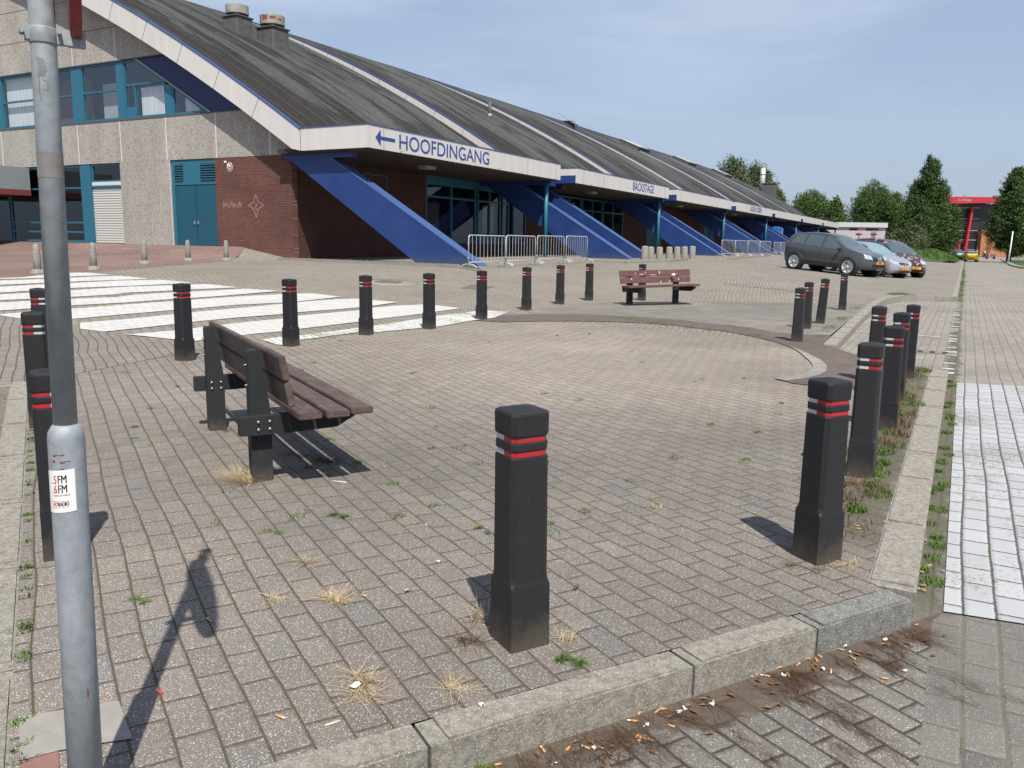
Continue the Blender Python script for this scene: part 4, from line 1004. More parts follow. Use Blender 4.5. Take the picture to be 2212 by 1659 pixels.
# upper wall
pts=[(END,8.93)]; x=-22.3
while wall_arc(x)<8.93: x-=.05
pts.append((x,8.93)); x-=.5
while x>END: pts.append((x,wall_arc(x))); x-=1.0
pts.append((END,wall_arc(END))); m.prism(pts,'y',WY,WY+.3)
m.prism([(-33.15,.6),(-29.95,.6),(-29.95,4.648),(-33.15,4.648)],'y',WY+.002,WY+.3)
gw=m.build('end_wall',parent=hall)
JX=[-24.18,-27.12,-30.06,-33.0,-35.94,-38.8,-41.82,-44.76,-47.7,-50.6]
def jbox(*a,mat=None): m=MB().mat(mat or MAT['pale_joint']); m.box(*a); m.build('panel_joint',parent=gw)
for jx in JX: jbox(jx-.028,jx+.028,WY-.003,WY+.01,4.655,min(6.41,wall_arc(jx)-.02))
for jx in JX[3:]: jbox(jx-.022,jx+.022,WY-.003,WY+.01,8.94,10.27)
jbox(-29.97,-29.93,WY-.004,WY+.01,1.0,4.64)
m=MB().mat(simple('reddish_joint',(0.16,0.09,0.08),0.9)); m.box(END,-31.4,WY-.003,WY+.01,10.28,10.315); m.box(END,-35.0,WY-.003,WY+.01,11.65,11.685); m.build('panel_joint',parent=gw)
m=MB().mat(MAT['joint']); m.box(END,-25.6,WY-.02,WY+.02,6.42,6.465); m.box(END,-30.0,WY-.02,WY+.02,8.885,8.93); m.build('sill_line',parent=gw)
# navy triangle between glazing and arch
m=MB().mat(MAT['navy'])
pts=[(-27.42,6.466),(-25.45,6.466)]; x=-25.6
while wall_arc(x)<8.884: pts.append((x,wall_arc(x)+.15)); x-=.3
pts+=[(x,8.884),(-31.75,8.884)]
m.prism(pts,'y',WY+.06,WY+.2); nv=m.build('navy_panel',parent=hall)
m=MB().mat(MAT['lamp']); m.prism([(-27.36,6.466),(-27.46,6.466),(-31.79,8.884),(-31.69,8.884)],'y',WY+.0,WY+.06); m.build('diagonal_edge',parent=nv)
# upper windows
def window(x0,x1,z0,z1,y=WY+.05,fr=.09,trans=(),mull=(),parent=None,curt=None,gl='glass',clip=None,red=False,frame_mat=None):
    FM_=frame_mat or MAT['teal']
    w=empty('window'); w.parent=parent or hall
    m=MB().mat(FM_)
    def zc(x,z): return z
    if clip is None:
        m.box(x0,x0+fr,y,y+.12,z0,z1); m.box(x1-fr,x1,y,y+.12,z0,z1); m.box(x0+fr,x1-fr,y,y+.12,z0,z0+fr); m.box(x0+fr,x1-fr,y,y+.12,z1-fr,z1)
        for t in trans: m.box(x0+fr,x1-fr,y,y+.115,t-fr*.4,t+fr*.4)
        for t in mull: m.box(t-fr*.4,t+fr*.4,y+.001,y+.114,z0+fr,z1-fr)
    else:
        # clip = list of (x,z) outline for a sloping top
        n=len(clip)
        for i in range(n):
            a,b=Vector(clip[i]),Vector(clip[(i+1)%n]); d=(b-a).normalized(); nn=Vector((-d.y,d.x))*fr
            m.prism([tuple(a),tuple(b),tuple(b+nn),tuple(a+nn)],'y',y+.002*i,y+.12-.002*i)
        for t in trans: m.box(x0+fr,t[1],y,y+.115,t[0]-fr*.4,t[0]+fr*.4)
        for t in mull: m.box(t[0]-fr*.4,t[0]+fr*.4,y+.001,y+.114,z0+fr,t[1])
    m.build('window_frame',parent=w)
    m=MB().mat(MAT[gl])
    P_=[(x0+fr*.5,z0+fr*.5),(x1-fr*.5,z0+fr*.5),(x1-fr*.5,z1-fr*.5),(x0+fr*.5,z1-fr*.5)] if clip is None else clip
    m.add([(a_,y+.05,b_) for a_,b_ in P_],[tuple(range(len(P_)))])
    m.build('pane',parent=w)
    if curt:
        for (a,b,c,d) in curt:
            m=MB().mat(MAT['curtain']); m.box(a,b,y+.22,y+.23,c,d); m.build('curtain',parent=w)
    return w
MAT['wall_in']=simple('room_wall',(0.42,0.42,0.40),0.9); MAT['room_red']=simple('red_room_door',(0.17,0.05,0.045),0.8)
zA,zB=6.47,8.88
window(-41.62,-38.98,zA,zB,trans=(7.7,),curt=[(-41.5,-39.2,6.6,8.8)])
w=window(-38.62,-36.12,zA,zB,trans=(7.7,)); m=MB().mat(MAT['room_red']); m.box(-38.5,-36.0,WY+.9,WY+.95,6.5,8.6); m.build('room_wall',parent=w)
w=window(-35.50,-33.02,zA,zB,trans=(7.72,)); m=MB().mat(MAT['wall_in']); m.box(-35.0,-33.4,WY+.75,WY+.8,6.5,8.2); m.build('room_wall',parent=w)
sl=(8.884-6.466)/(-31.74+27.41)
def dz_(x): return 6.466+(x+27.41)*sl
cl=[(-32.62,zA),(-30.02,zA),(-30.02,dz_(-30.02)-.02),(-31.85,zB),(-32.62,zB)]
window(-32.62,-30.02,zA,zB,clip=cl,trans=((7.86,-30.1),),mull=((-31.95,7.86),),curt=[(-31.8,-30.15,6.55,7.75)])
m=MB().mat(MAT['teal']); m.box(-32.53,-31.99,WY+.06,WY+.16,6.56,6.95); m.build('infill_panel',parent=hall); m=MB().mat(MAT['teal'])
cl=[(-29.62,zA),(-27.55,zA),(-29.62,dz_(-29.62)-.02)]
window(-29.62,-27.5,zA,zB,clip=cl,curt=[(-29.1,-28.3,6.5,7.15)])
m.box(-30.02,-29.62,WY+.04,WY+.18,zA,dz_(-29.8)-.08)
m.build('mullion_panel',parent=hall)
for (a,b) in ((-33.02,-32.62),(-36.12,-35.5),(-38.98,-38.62),(-41.98,-41.62)): m=MB().mat(MAT['teal']); m.box(a,b,WY+.04,WY+.18,zA,zB); m.build('mullion_panel',parent=hall)
m=MB().mat(simple('red_curtain_edge',(0.30,0.03,0.04),0.7)); m.box(-42.3,-41.98,WY+.04,WY+.2,zA,zB); m.build('red_panel',parent=hall)
for k in range(4): 
    x1=-42.35-2.94*k; window(x1-2.6,x1,zA,zB,trans=(7.7,),curt=[(x1-2.4,x1-.3,6.6,8.8)])
    m=MB().mat(MAT['teal']); m.box(x1-2.94,x1-2.6,WY+.04,WY+.18,zA,zB); m.build('mullion_panel',parent=hall)
# room behind the glass
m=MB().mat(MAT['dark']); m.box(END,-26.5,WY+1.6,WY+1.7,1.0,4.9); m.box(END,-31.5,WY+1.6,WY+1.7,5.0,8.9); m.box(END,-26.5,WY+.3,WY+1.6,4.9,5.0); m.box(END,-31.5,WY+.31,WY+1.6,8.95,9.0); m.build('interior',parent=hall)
# ground floor glazing
window(-38.62,-35.95,1.15,4.62,trans=(3.62,2.05,1.62),gl='glass_dark')
window(-41.6,-38.62,1.15,4.62,trans=(3.62,2.05,1.62),gl='glass_dark')
window(-45.0,-41.7,1.15,4.62,trans=(3.62,2.05,1.62),gl='glass_dark'); window(-48.5,-45.1,1.15,4.62,trans=(3.62,),gl='glass_dark')
m=MB().mat(MAT['teal']); m.box(-35.95,-35.35,WY+.02,WY+.18,1.12,4.62)
m.box(-35.35,-35.25,WY+.02,WY+.18,1.12,4.62); m.box(-35.25,-33.16,WY+.02,WY+.16,3.60,3.70); m.build('mullion_panel',parent=hall)
window(-35.2,-33.18,3.85,4.62,gl='glass_dark',fr=.07)
m=MB().mat(MAT['shutter']); z=1.14
m.box(-35.2,-33.18,WY+.03,WY+.2,3.70,3.85)
while z<3.6:
    hh=min(.105,3.598-z); m.prism([(-35.24,z),(-33.17,z),(-33.17,z+hh),(-35.24,z+hh)],'y',WY+.10,WY+.2)
    m.box(-35.24,-33.17,WY+.07,WY+.098,z+.02,z+hh-.018); z+=.11
m.build('roller_shutter',parent=hall)
# teal louvre panel and double door
m=MB().mat(MAT['teal']); m.box(-29.88,-27.28,WY+.04,WY+.18,3.62,4.62); m.box(-29.88,-29.72,WY+.02,WY+.18,1.1,3.62); dp=m.build('door_head_panel',parent=hall)
for (a,b) in ((-29.7,-29.2),(-28.15,-27.3)):
    m=MB().mat(MAT['dark']); m.box(a,b,WY+.03,WY+.05,3.78,4.46); lv=m.build('louvre',parent=dp)
    m=MB().mat(MAT['teal'])
    for k in range(7): m.box(a,b,WY+.0,WY+.03,3.80+k*.10,3.84+k*.10)
    m.build('louvre_blades',parent=dp)
for (a,b) in ((-29.70,-28.53),(-28.49,-27.30)):
    m=MB().mat(MAT['teal_dark']); m.box(a,b,WY+.06,WY+.16,1.12,3.60); d=m.build('door',parent=hall)
    m=MB().mat(MAT['galv']); m.box(b-.12 if a<-29 else a+.06,b-.08 if a<-29 else a+.10,WY+.0,WY+.06,2.0,2.12); m.build('handle',parent=d)
# brick end
m=MB().mat(MAT['brick_x']); m.box(-27.27,-23.12,WY+.01,WY+.30,.3,4.646); bx_=m.build('brick_end_wall',parent=hall)
m=MB().mat(MAT['white_plastic']); Mx=Matrix.Translation((-26.42,WY+.008,4.25))@Matrix.Rotation(R_(90),4,'X'); m.lathe([(.20,0),(.20,.012),(.01,.014)],n=28,M=Mx@Matrix.Scale(.8,4,(1,0,0))); em=m.build('round_emblem',parent=bx_)
m=MB().mat(MAT['redprint'])
for k in range(16):
    a0=R_(-70+k*11);a1=R_(-70+(k+1)*11)
    def pe(r,a): return (-26.42+.8*r*math.cos(a),WY-.0075,4.25+r*math.sin(a))
    m.add([pe(.12,a0),pe(.19,a0),pe(.19,a1),pe(.12,a1)],[(0,1,2,3)])
m.build('emblem_arc',parent=bx_)
m=MB().mat(MAT['black']); m.box(-26.47,-26.44,WY-.009,WY-.007,4.16,4.34); m.box(-26.38,-26.35,WY-.009,WY-.007,4.16,4.34); m.box(-26.44,-26.38,WY-.009,WY-.007,4.24,4.27); m.build('emblem_mark',parent=bx_)
m=MB().mat(MAT['white_plastic']); m.box(-26.72,-26.6,WY-.004,WY+.01,4.44,4.52); m.build('small_tag',parent=bx_)
m=MB().mat(simple('chalk_graffiti',(0.34,0.22,0.19),0.9))
def chalk(pts,w=.016):
    for a,b in zip(pts[:-1],pts[1:]):
        a=Vector(a);b=Vector(b);d=(b-a).normalized();n=Vector((-d.y,d.x))*w
        m.add([(p.x,WY+.006,p.y) for p in (a-n,b-n,b+n,a+n)],[(0,1,2,3)])
cx_,cz_=-25.05,2.75
chalk([(cx_-.42,cz_),(cx_-.12,cz_+.12),(cx_,cz_+.45),(cx_+.12,cz_+.12),(cx_+.42,cz_),(cx_+.12,cz_-.15),(cx_,cz_-.50),(cx_-.12,cz_-.15),(cx_-.42,cz_)])
chalk([(cx_-.06,cz_+.1),(cx_+.06,cz_+.02),(cx_-.05,cz_-.08),(cx_+.05,cz_-.2)])
for k in range(7): 
    bxx=-26.9+k*.15; chalk([(bxx,2.65+.12*(k%2)),(bxx+.06,2.95-.1*(k%3)),(bxx+.1,2.68),(bxx+.15,2.85)],.011)
m.build('graffiti',parent=bx_)
# entrance canopy at the far left
m=MB().mat(simple('grey_fascia',(0.20,0.225,0.24),0.5)); m.box(-47,-39.6,20.5,24.5,3.56,4.60); ec=m.build('entrance_canopy',parent=hall)
m=MB().mat(simple('maroon_band',(0.16,0.03,0.035),0.6)); m.box(-47,-39.58,20.48,24.5,3.30,3.555); m.build('canopy_band',parent=ec)
# ---- long side wall behind the buttresses
SX=-23.3
Y1=GY+NB*BAY-2
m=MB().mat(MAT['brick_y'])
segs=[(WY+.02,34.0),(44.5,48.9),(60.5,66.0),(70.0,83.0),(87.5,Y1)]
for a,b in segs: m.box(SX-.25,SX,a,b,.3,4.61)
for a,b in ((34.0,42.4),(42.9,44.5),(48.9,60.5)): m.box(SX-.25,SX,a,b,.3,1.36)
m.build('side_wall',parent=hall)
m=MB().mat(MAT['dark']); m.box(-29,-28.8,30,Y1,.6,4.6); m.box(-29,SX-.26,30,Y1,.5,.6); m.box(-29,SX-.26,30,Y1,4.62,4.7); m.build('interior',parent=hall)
def swin(y0,y1,z0,z1,trans=(),mull=(),fr=.10,gl='glass_dark'):
    w=empty('window'); w.parent=hall; m=MB().mat(MAT['teal']); a,b=SX-.10,SX+.02
    m.box(a,b,y0,y0+fr,z0,z1); m.box(a,b,y1-fr,y1,z0,z1); m.box(a,b,y0+fr,y1-fr,z0,z0+fr); m.box(a,b,y0+fr,y1-fr,z1-fr,z1)
    for t in trans: m.box(a,b-.004,y0+fr,y1-fr,t-.05,t+.05)
    for t in mull: m.box(a,b-.002,t-.06,t+.06,z0+fr,z1-fr)
    m.build('window_frame',parent=w); m=MB().mat(MAT[gl]); m.add([(SX-.05,y0+fr/2,z0+fr/2),(SX-.05,y1-fr/2,z0+fr/2),(SX-.05,y1-fr/2,z1-fr/2),(SX-.05,y0+fr/2,z1-fr/2)],[(0,1,2,3)]); m.build('pane',parent=w); return w
swin(29.25,30.9,3.48,4.32,fr=.05)
swin(34.0,38.72,1.36,4.28,(3.62,),(36.3,)); m=MB().mat(MAT['teal']); m.box(SX-.1,SX+.03,34.0,42.4,4.28,4.61); m.build('window_header',parent=hall)
swin(38.9,41.4,1.36,4.28,(3.62,),(40.2,)); swin(41.6,42.4,.75,4.28,(3.62,)); swin(42.9,44.5,1.36,4.28,(3.7,))
for (a,b,z0,z1) in ((34.6,35.5,1.4,3.45),(35.9,36.9,1.4,3.42)):
    m=MB().mat(simple('cream_inner_door',(0.34,0.33,0.29),0.7)); m.box(SX-1.2,SX-1.15,a,b,z0,z1); m.build('inner_door',parent=hall)
m=MB().mat(MAT['white_plastic']); m.box(SX-.15,SX-.14,39.7,40.9,1.95,3.4); m.build('poster',parent=hall)
swin(48.9,52.6,1.36,4.5,(3.7,),(50.7,)); swin(52.8,56.4,1.36,4.5,(3.7,),(54.6,)); swin(56.6,60.5,1.36,4.5,(3.7,),(58.5,))
m=MB().mat(MAT['teal_dark'])
for a in (66.05,68.02,83.05,85.3): m=MB().mat(MAT['teal_dark']); m.box(SX-.12,SX,a,a+1.9,.7,3.6); m.build('side_door',parent=hall)
for a,b in ((66.0,70.0),(83,87.5)): m=MB().mat(MAT['teal_dark']); m.box(SX-.12,SX,a,b,3.602,4.6); m.build('door_head_panel',parent=hall)
m=MB().mat(MAT['agg']); m.box(-127,-126.5,25,Y1,0,5.4); m.box(-127,-23.5,Y1-.5,Y1,.5,4.6); m.build('rear_wall',parent=hall)
# far end wall under the last arch
pts=[(-126,4.6),(-23,4.6)]; x=-23
while x>-126: pts.append((x,wall_arc(x))); x-=3
m=MB().mat(MAT['agg']); m.prism(pts,'y',Y1-.4,Y1-.1); m.build('far_end_wall',parent=hall)

# ---- things on the roof
def roofpt(px,py,ylo=24):
    r=ray(px,py); t=ylo/r.y
    while t<400:
        p=r*t+Vector((0,0,EYE))
        if p.x<XE and p.x>-128 and p.z<=arcz(p.x): return p
        t+=.05
    return None
def vent(px,py,s,lab,rusty):
    p=roofpt(px,py); v=empty('roof_vent',(p.x,p.y,p.z-.2),0,lab,'roof vent','round roof vents on square zinc bases')
    m=MB().mat(MAT['ventgrey']); vs,fs=loft([sq_ring(1.25*s,.04,-.9),sq_ring(1.15*s,.04,.95*s),sq_ring(1.28*s,.04,.96*s),sq_ring(1.28*s,.04,1.02*s)]); m.add(vs,fs); m.build('base',parent=v)
    m=MB().mat(MAT['dark']); m.lathe([(.42*s,1.02*s),(.42*s,1.2*s)],n=24); m.build('throat',parent=v)
    m=MB().mat(MAT['ventcap']); m.lathe([(.44*s,1.14*s),(.62*s,1.15*s),(.625*s,1.17*s),(.62*s,1.60*s),(.60*s,1.62*s),(.1,1.64*s)],n=32,smooth=False); cap=m.build('cap',parent=v)
    if rusty:
        m=MB().mat(simple('flaking_red_paint',(0.24,0.05,0.03),0.8))
        for a0,a1,z0,z1 in ((-95,-70,1.3,1.56),(-60,-30,1.35,1.50),(-20,0,1.3,1.45),(-120,-112,1.4,1.58)):
            n=5; vs=[];fs=[]
            for i in range(n+1):
                a=R_(a0+(a1-a0)*i/n); j=random.uniform(-.03,.03)
                for z in (z0*s+j,z1*s-j): vs.append((.623*s*math.cos(a),.623*s*math.sin(a),z))
            for i in range(n): fs.append((2*i,2*i+2,2*i+3,2*i+1))
            m.add(vs,fs)
        m.build('flaked_patch',parent=cap)
vent(514,70,.90,'left roof vent with a plain grey-white cap',False)
vent(590,98,1.0,'right roof vent with red paint flaking off its white cap',True)
p=roofpt(1058,251); o=empty('flue_pipe',tuple(p),0,'short dark flue pipe with a pale collar on the second roof bay','flue pipe')
m=MB().mat(MAT['ventgrey']); m.tube([(0,0,-.3),(0,0,.95)],.11,14); m.build('pipe',parent=o); m=MB().mat(MAT['lamp']); m.tube([(0,0,-.1),(0,0,.16)],.13,14); m.build('collar',parent=o)
p=roofpt(1226,272); o=empty('roof_hatch',tuple(p),R_(8),'grey box hatch with a tilted pale lid, standing open on the third roof bay','roof hatch')
m=MB().mat(MAT['ventgrey']); m.box(-.5,.6,-.5,.6,-.9,.45); m.build('box',parent=o)
m=MB().mat(simple('pale_zinc',(0.30,0.30,0.28),0.6,var=.15,scale=3)); m.box(-1.3,.7,-.7,.7,.5,.58,M=Matrix.Rotation(R_(32),4,'Y')@Matrix.Translation((0,0,.05))); m.build('lid',parent=o)
for i,(px,py,lab) in enumerate(((1371,318,'flat pale rooflight on the fourth bay near the skyline'),(1478,350,'flat pale rooflight on the fifth bay near the skyline'),(1558,376,'smallest flat pale rooflight, nearest the trees behind the roof'))):
    p=roofpt(px,py) 
    if p is None: continue
    th=math.atan2(-(p.x-XC),arcz(p.x)-(ZC-RR)); o=empty('rooflight',tuple(p),0,lab,'rooflight','flat rooflights on the far roof'); o.rotation_euler=(0,-th*1.0 if False else math.asin((p.x-XC)/RR),0)
    m=MB().mat(MAT['ventgrey']); m.box(-1.3,1.3,-2,2,-.2,.30); m.build('upstand',parent=o); m=MB().mat(simple('rooflight_sheet',(0.42,0.44,0.40),0.4)); m.box(-1.35,1.35,-2.05,2.05,.302,.36); m.build('sheet',parent=o)
p=roofpt(1646,411) or Vector((-33,150,11.5)); o=empty('steel_stack',(p.x,p.y,p.z),0,'tall bright steel stack standing on the far end of the roof','chimney')
m=MB().mat(MAT['galv_light']); m.tube([(0,0,-1),(0,0,4.0)],.42,18); m.build('stack',parent=o); m=MB().mat(MAT['galv']); m.tube([(0,0,2.6),(0,0,2.75)],.46,18); m.tube([(0,0,3.85),(0,0,4.05)],.46,18); m.build('band',parent=o)
p=roofpt(1664,422) or Vector((-30,147,10)); o=empty('plant_box',(p.x,p.y+.5,p.z),0,'dark square plant box beside the steel stack at the end of the roof','roof box')
m=MB().mat(MAT['ventgrey']); m.box(-1.4,.7,-1,1,-1,1.9); m.build('box',parent=o); m=MB().mat(simple('moss_top',(0.09,0.10,0.05),.9,var=.3,scale=2)); m.box(-1.5,.8,-1.1,1.1,1.902,2.02); m.build('cover',parent=o)
# blue skip/container under the canopy
o=empty('blue_container',(-20.3,101,zt(-20,99)),R_(6),'bright blue container parked under the far canopy','container')
cb=simple('container_blue',(0.012,0.13,0.36),0.5,var=.1,scale=1)
m=MB().mat(cb); m.box(-1.2,1.2,-4,1.2,.3,2.9,bev=.05); m.build('body',parent=o)
m=MB().mat(cb); m.box(-1.3,1.3,1.22,5.5,.3,1.75,bev=.05); m.build('low_body',parent=o)
m=MB().mat(cb)
for k in range(9): m.box(1.2,1.26,-3.8+k*.55,-3.6+k*.55,.4,2.8)
m.build('rib',parent=o); m=MB().mat(simple('orange_notice',(0.6,0.30,0.16),.7)); m.box(1.261,1.275,-.6,.2,1.9,2.7); m.build('notice',parent=o)
m=MB().mat(MAT['white_plastic']); m.box(1.301,1.32,4.5,5.3,1.1,1.6); m.build('plate',parent=o)

# ------------------------------------------------------------------ cars
def paint(name,col,metal=0.35): 
    m=NT(name); m.col(col); m.set(0.32,metal,coat=0.7); return m.mat
MAT['tyre']=simple('tyre_rubber',(0.02,0.02,0.021),0.85); MAT['rim_alloy']=simple('alloy_rim',(0.62,0.63,0.65),0.35,0.3)
MAT['cladding']=simple('black_car_plastic',(0.028,0.028,0.03),0.6)
def carglass():
    m=NT('car_glass'); m.col((0.07,0.095,0.105)); m.set(0.06,0,spec=0.9,coat=0.8); return m.mat
MAT['carglass']=carglass()
def carglass2():
    m=NT('bright_windscreen'); m.col((0.20,0.30,0.31)); m.set(0.06,0.0,spec=0.9,coat=1); return m.mat
MAT['carglass_bright']=carglass2()
MAT['headlight']=simple('headlight_glass',(0.62,0.66,0.68),0.12,0.5); MAT['taillight']=simple('tail_light',(0.35,0.02,0.02),0.25)
MAT['plate']=simple('orange_number_plate',(0.75,0.33,0.02),0.5); MAT['chrome']=simple('chrome',(0.7,0.7,0.7),0.15,0.95)
def interp(T,x):
    xs=[t[0] for t in T]
    if x<=xs[0]: return T[0][1]
    if x>=xs[-1]: return T[-1][1]
    i=max(k for k in range(len(xs)-1) if xs[k]<=x)
    def sl(k):
        if k==0: return (T[1][1]-T[0][1])/(T[1][0]-T[0][0])
        if k==len(T)-1: return (T[-1][1]-T[-2][1])/(T[-1][0]-T[-2][0])
        a=(T[k][1]-T[k-1][1])/(T[k][0]-T[k-1][0]); b=(T[k+1][1]-T[k][1])/(T[k+1][0]-T[k][0])
        return 0 if a*b<=0 else 2*a*b/(a+b)
    h=T[i+1][0]-T[i][0]; t=(x-T[i][0])/h; m0=sl(i)*h; m1=sl(i+1)*h
    return (2*t**3-3*t*t+1)*T[i][1]+(t**3-2*t*t+t)*m0+(-2*t**3+3*t*t)*T[i+1][1]+(t**3-t*t)*m1
class Car:
    """x forward, origin on the ground at mid wheelbase"""
    def __init__(s,P): s.P=P
    def sec(s,x):
        P=s.P; zl=interp(P['low'],x); zb=interp(P['belt'],x); zt_=interp(P['top'],x); w=interp(P['width'],x); wr=interp(P['roofw'],x)
        zt_=max(zt_,zb+.012); k=(zt_-zb)
        wt=w*.955-(w*.955-wr)*min(1,k/.45)
        mid=zl+(zb-zl)*.52
        return [(0,zl),(w*.80,zl),(w*.965,zl+.05),(w*1.0,zl+(mid-zl)*.55),(w*1.0,mid),(w*.985,mid+(zb-mid)*.6),(w*.955,zb-.01),(w*.945,zb+.004),
                (w*.945+(wt-w*.945)*.5,zb+k*.48),(wt,zb+k*.88),(wt-.06,zb+k*.965),(wt*.55,zb+k*.995),(0,zt_)]
    def surf(s,x,v,side=1,off=0.0):
        S=s.sec(x); i=min(int(v),len(S)-2); t=v-i; y=S[i][0]*(1-t)+S[i+1][0]*t; z=S[i][1]*(1-t)+S[i+1][1]*t
        dy=S[i+1][0]-S[i][0]; dz=S[i+1][1]-S[i][1]; l=math.hypot(dy,dz) or 1
        return (x,(y+dz/l*off)*side,z-dy/l*off)
def make_car(P,name,bodymat,glassmat,label,group=None,plate='43-TK-XJ',suv=False):
    c=Car(P); root=empty(name,(0,0,0),0,label,'car',group)
    x0,x1=P['top'][0][0],P['top'][-1][0]; N=64; NS=13
    vs=[];fs=[]
    xs=[x0+(x1-x0)*(0.5-0.5*math.cos(math.pi*i/N))*1.0 for i in range(N+1)]
    for x in xs:
        S=c.sec(x); ring=[(x,y,z) for y,z in S]+[(x,-y,z) for y,z in S[-2:0:-1]]; vs+=ring
    n=2*NS-2
    for i in range(N):
        for k in range(n): fs.append((i*n+k,(i+1)*n+k,(i+1)*n+(k+1)%n,i*n+(k+1)%n))
    fs.append(tuple(range(n))[::-1]); fs.append(tuple(N*n+k for k in range(n)))
    m=MB().mat(bodymat); m.add(vs,fs,True); body=m.build('body',parent=root)
    bmm=bmesh.new(); bmm.from_mesh(body.data); bmesh.ops.recalc_face_normals(bmm,faces=bmm.faces[:]); bmm.to_mesh(body.data); bmm.free()
    def patch(fx,v0,v1,side,off,mat,name,nu=10,nv=4,parent=body):
        vs=[];fs=[]
        for j in range(nv+1):
            v=v0+(v1-v0)*j/nv; a,b=fx((v-v0)/(v1-v0))
            for i in range(nu+1): vs.append(c.surf(a+(b-a)*i/nu,v,side,off))
        for j in range(nv):
            for i in range(nu): q=j*(nu+1)+i; fs.append((q,q+1,q+nu+2,q+nu+1))
        m=MB().mat(mat); m.add(vs,fs,True); return m.build(name,parent=parent)
    for side in (1,-1):
        for (a0,b0,a1,b1) in P['sidewin']:
            patch(lambda t,a0=a0,b0=b0,a1=a1,b1=b1:(a0+(a1-a0)*t,b0+(b1-b0)*t),7.15,8.85,side,.006,glassmat if False else MAT['carglass'],'side_window')
        a,b=P['cabin']; patch(lambda t:(a+.05+.2*t,b-.05-.30*t),2.0,2.9,side,.004,MAT['cladding'],'side_sill') if suv else None
        for dx in P['doors']: patch(lambda t,dx=dx:(dx-.006,dx+.006),3.0,7.0,side,.0025,MAT['black'],'door_gap',nu=1)
        for dx in P['handles']: patch(lambda t,dx=dx:(dx-.09,dx+.09),6.1,6.35,side,.03,bodymat if not suv else bodymat,'door_handle',nu=2,nv=1)
    # windscreen and rear window across the body
    def across(xa,xb,inset,mat,name,off=.006):
        vs=[];fs=[];nu=8;nvv=12
        for i in range(nu+1):
            x=xa+(xb-xa)*i/nu
            S=c.sec(x); 
            # follow from belt corner across the top
            for j in range(nvv+1):
                u=-1+2*j/nvv; v=12-abs(u)*(12-(8.8-inset)) ; q=c.surf(x,max(8.0,v) if abs(u)>.001 else 12-1e-6,1 if u>=0 else -1,off); vs.append(q)
        for i in range(nu):
            for j in range(nvv): q=i*(nvv+1)+j; fs.append((q,q+1,q+nvv+2,q+nvv+1))
        m=MB().mat(mat); m.add(vs,fs,True); m.build(name,parent=body)
    across(P['screen'][0],P['screen'][1],0,glassmat,'windscreen'); across(P['rear'][0],P['rear'][1],0,MAT['carglass'],'rear_window')
    R=P['wheel']; W=P['half']
    for wx in P['axles']:
        for side in (1,-1):
            m=MB().mat(MAT['cladding']); Mx=Matrix.Translation((wx,side*(W-.10),R))@Matrix.Rotation(-side*math.pi/2,4,'X')
            m.lathe([(R*1.16,-.1),(R*1.20,.085),(R*1.20,.112),(R*1.10,.116),(R*1.02,.02),(.1,.0)],n=36,M=Mx); m.build('wheel_arch',parent=root)
            wh=empty('wheel'); wh.parent=root
            m=MB().mat(MAT['tyre']); Mx=Matrix.Translation((wx,side*(W-.13),R))@Matrix.Rotation(-side*math.pi/2,4,'X')
            m.lathe([(R*.60,-.05),(R*.94,-.06),(R,-.03),(R,.10),(R*.95,.145),(R*.74,.15),(R*.70,.12),(R*.66,.08)],n=36,M=Mx); m.build('tyre',parent=wh)
            m=MB().mat(MAT['rim_alloy']); m.lathe([(R*.74,.125),(R*.72,.150),(R*.64,.135),(R*.60,.06)],n=36,M=Mx)
            for k in range(5):
                a=2*math.pi*k/5
                for da in (-.16,.16):
                    Q=Mx@Matrix.Rotation(a+da*.0,4,'Z')
                    m.add([Q@Vector(p) for p in ((R*.10,-.030,.146),(R*.10,.030,.146),(R*.68,.048,.142),(R*.68,-.048,.142))],[(0,1,2,3)])
            m.lathe([(R*.18,.11),(R*.16,.150),(.01,.152)],n=16,M=Mx); m.build('rim',parent=wh)
            m=MB().mat(MAT['black']); m.lathe([(R*.62,.03),(R*.60,.05),(.02,.055)],n=24,M=Mx); m.build('brake_disc',parent=wh)
    # nose
    F=P['front']
    def nose(y0,y1,z0,z1,mat,name,dx=.012,parent=body,skew=0):
        vs=[];fs=[];n=8
        def xat(y,z):
            # front surface: walk back until inside the section
            x=x1
            while x>x1-1.6:
                S=c.sec(x); zs=[q[1] for q in S]
                if z<=S[-1][1] and z>=S[0][1]:
                    # half width at height z
                    w=0
                    for (ya,za),(yb,zb_) in zip(S[:-1],S[1:]):
                        if za<=z<=zb_ and zb_>za: w=max(w,ya+(yb-ya)*(z-za)/(zb_-za))
                    if w>=abs(y): return x
                x-=.01
            return x
        for j in range(5):
            for i in range(n+1):
                y=y0+(y1-y0)*i/n; z=z0+(z1-z0)*j/4+skew*abs(y); vs.append((xat(y,z)+dx,y*(1.0+dx*.3),z))
        for j in range(4):
            for i in range(n): q=j*(n+1)+i; fs.append((q,q+1,q+n+2,q+n+1))
        m=MB().mat(mat); m.add(vs,fs,True); return m.build(name,parent=parent)
    for s_ in (1,-1):
        a,b=sorted((s_*F['hl'][0],s_*F['hl'][1])); nose(a,b,F['hl'][2],F['hl'][3],MAT['headlight'],'headlight',dx=.015,skew=F.get('skew',0))
    gr=nose(-F['gr'][0],F['gr'][0],F['gr'][1],F['gr'][2],MAT['black'],'grille',dx=.012)
    nose(-F['lg'][0],F['lg'][0],F['lg'][1],F['lg'][2],MAT['black'],'lower_grille',dx=.012)
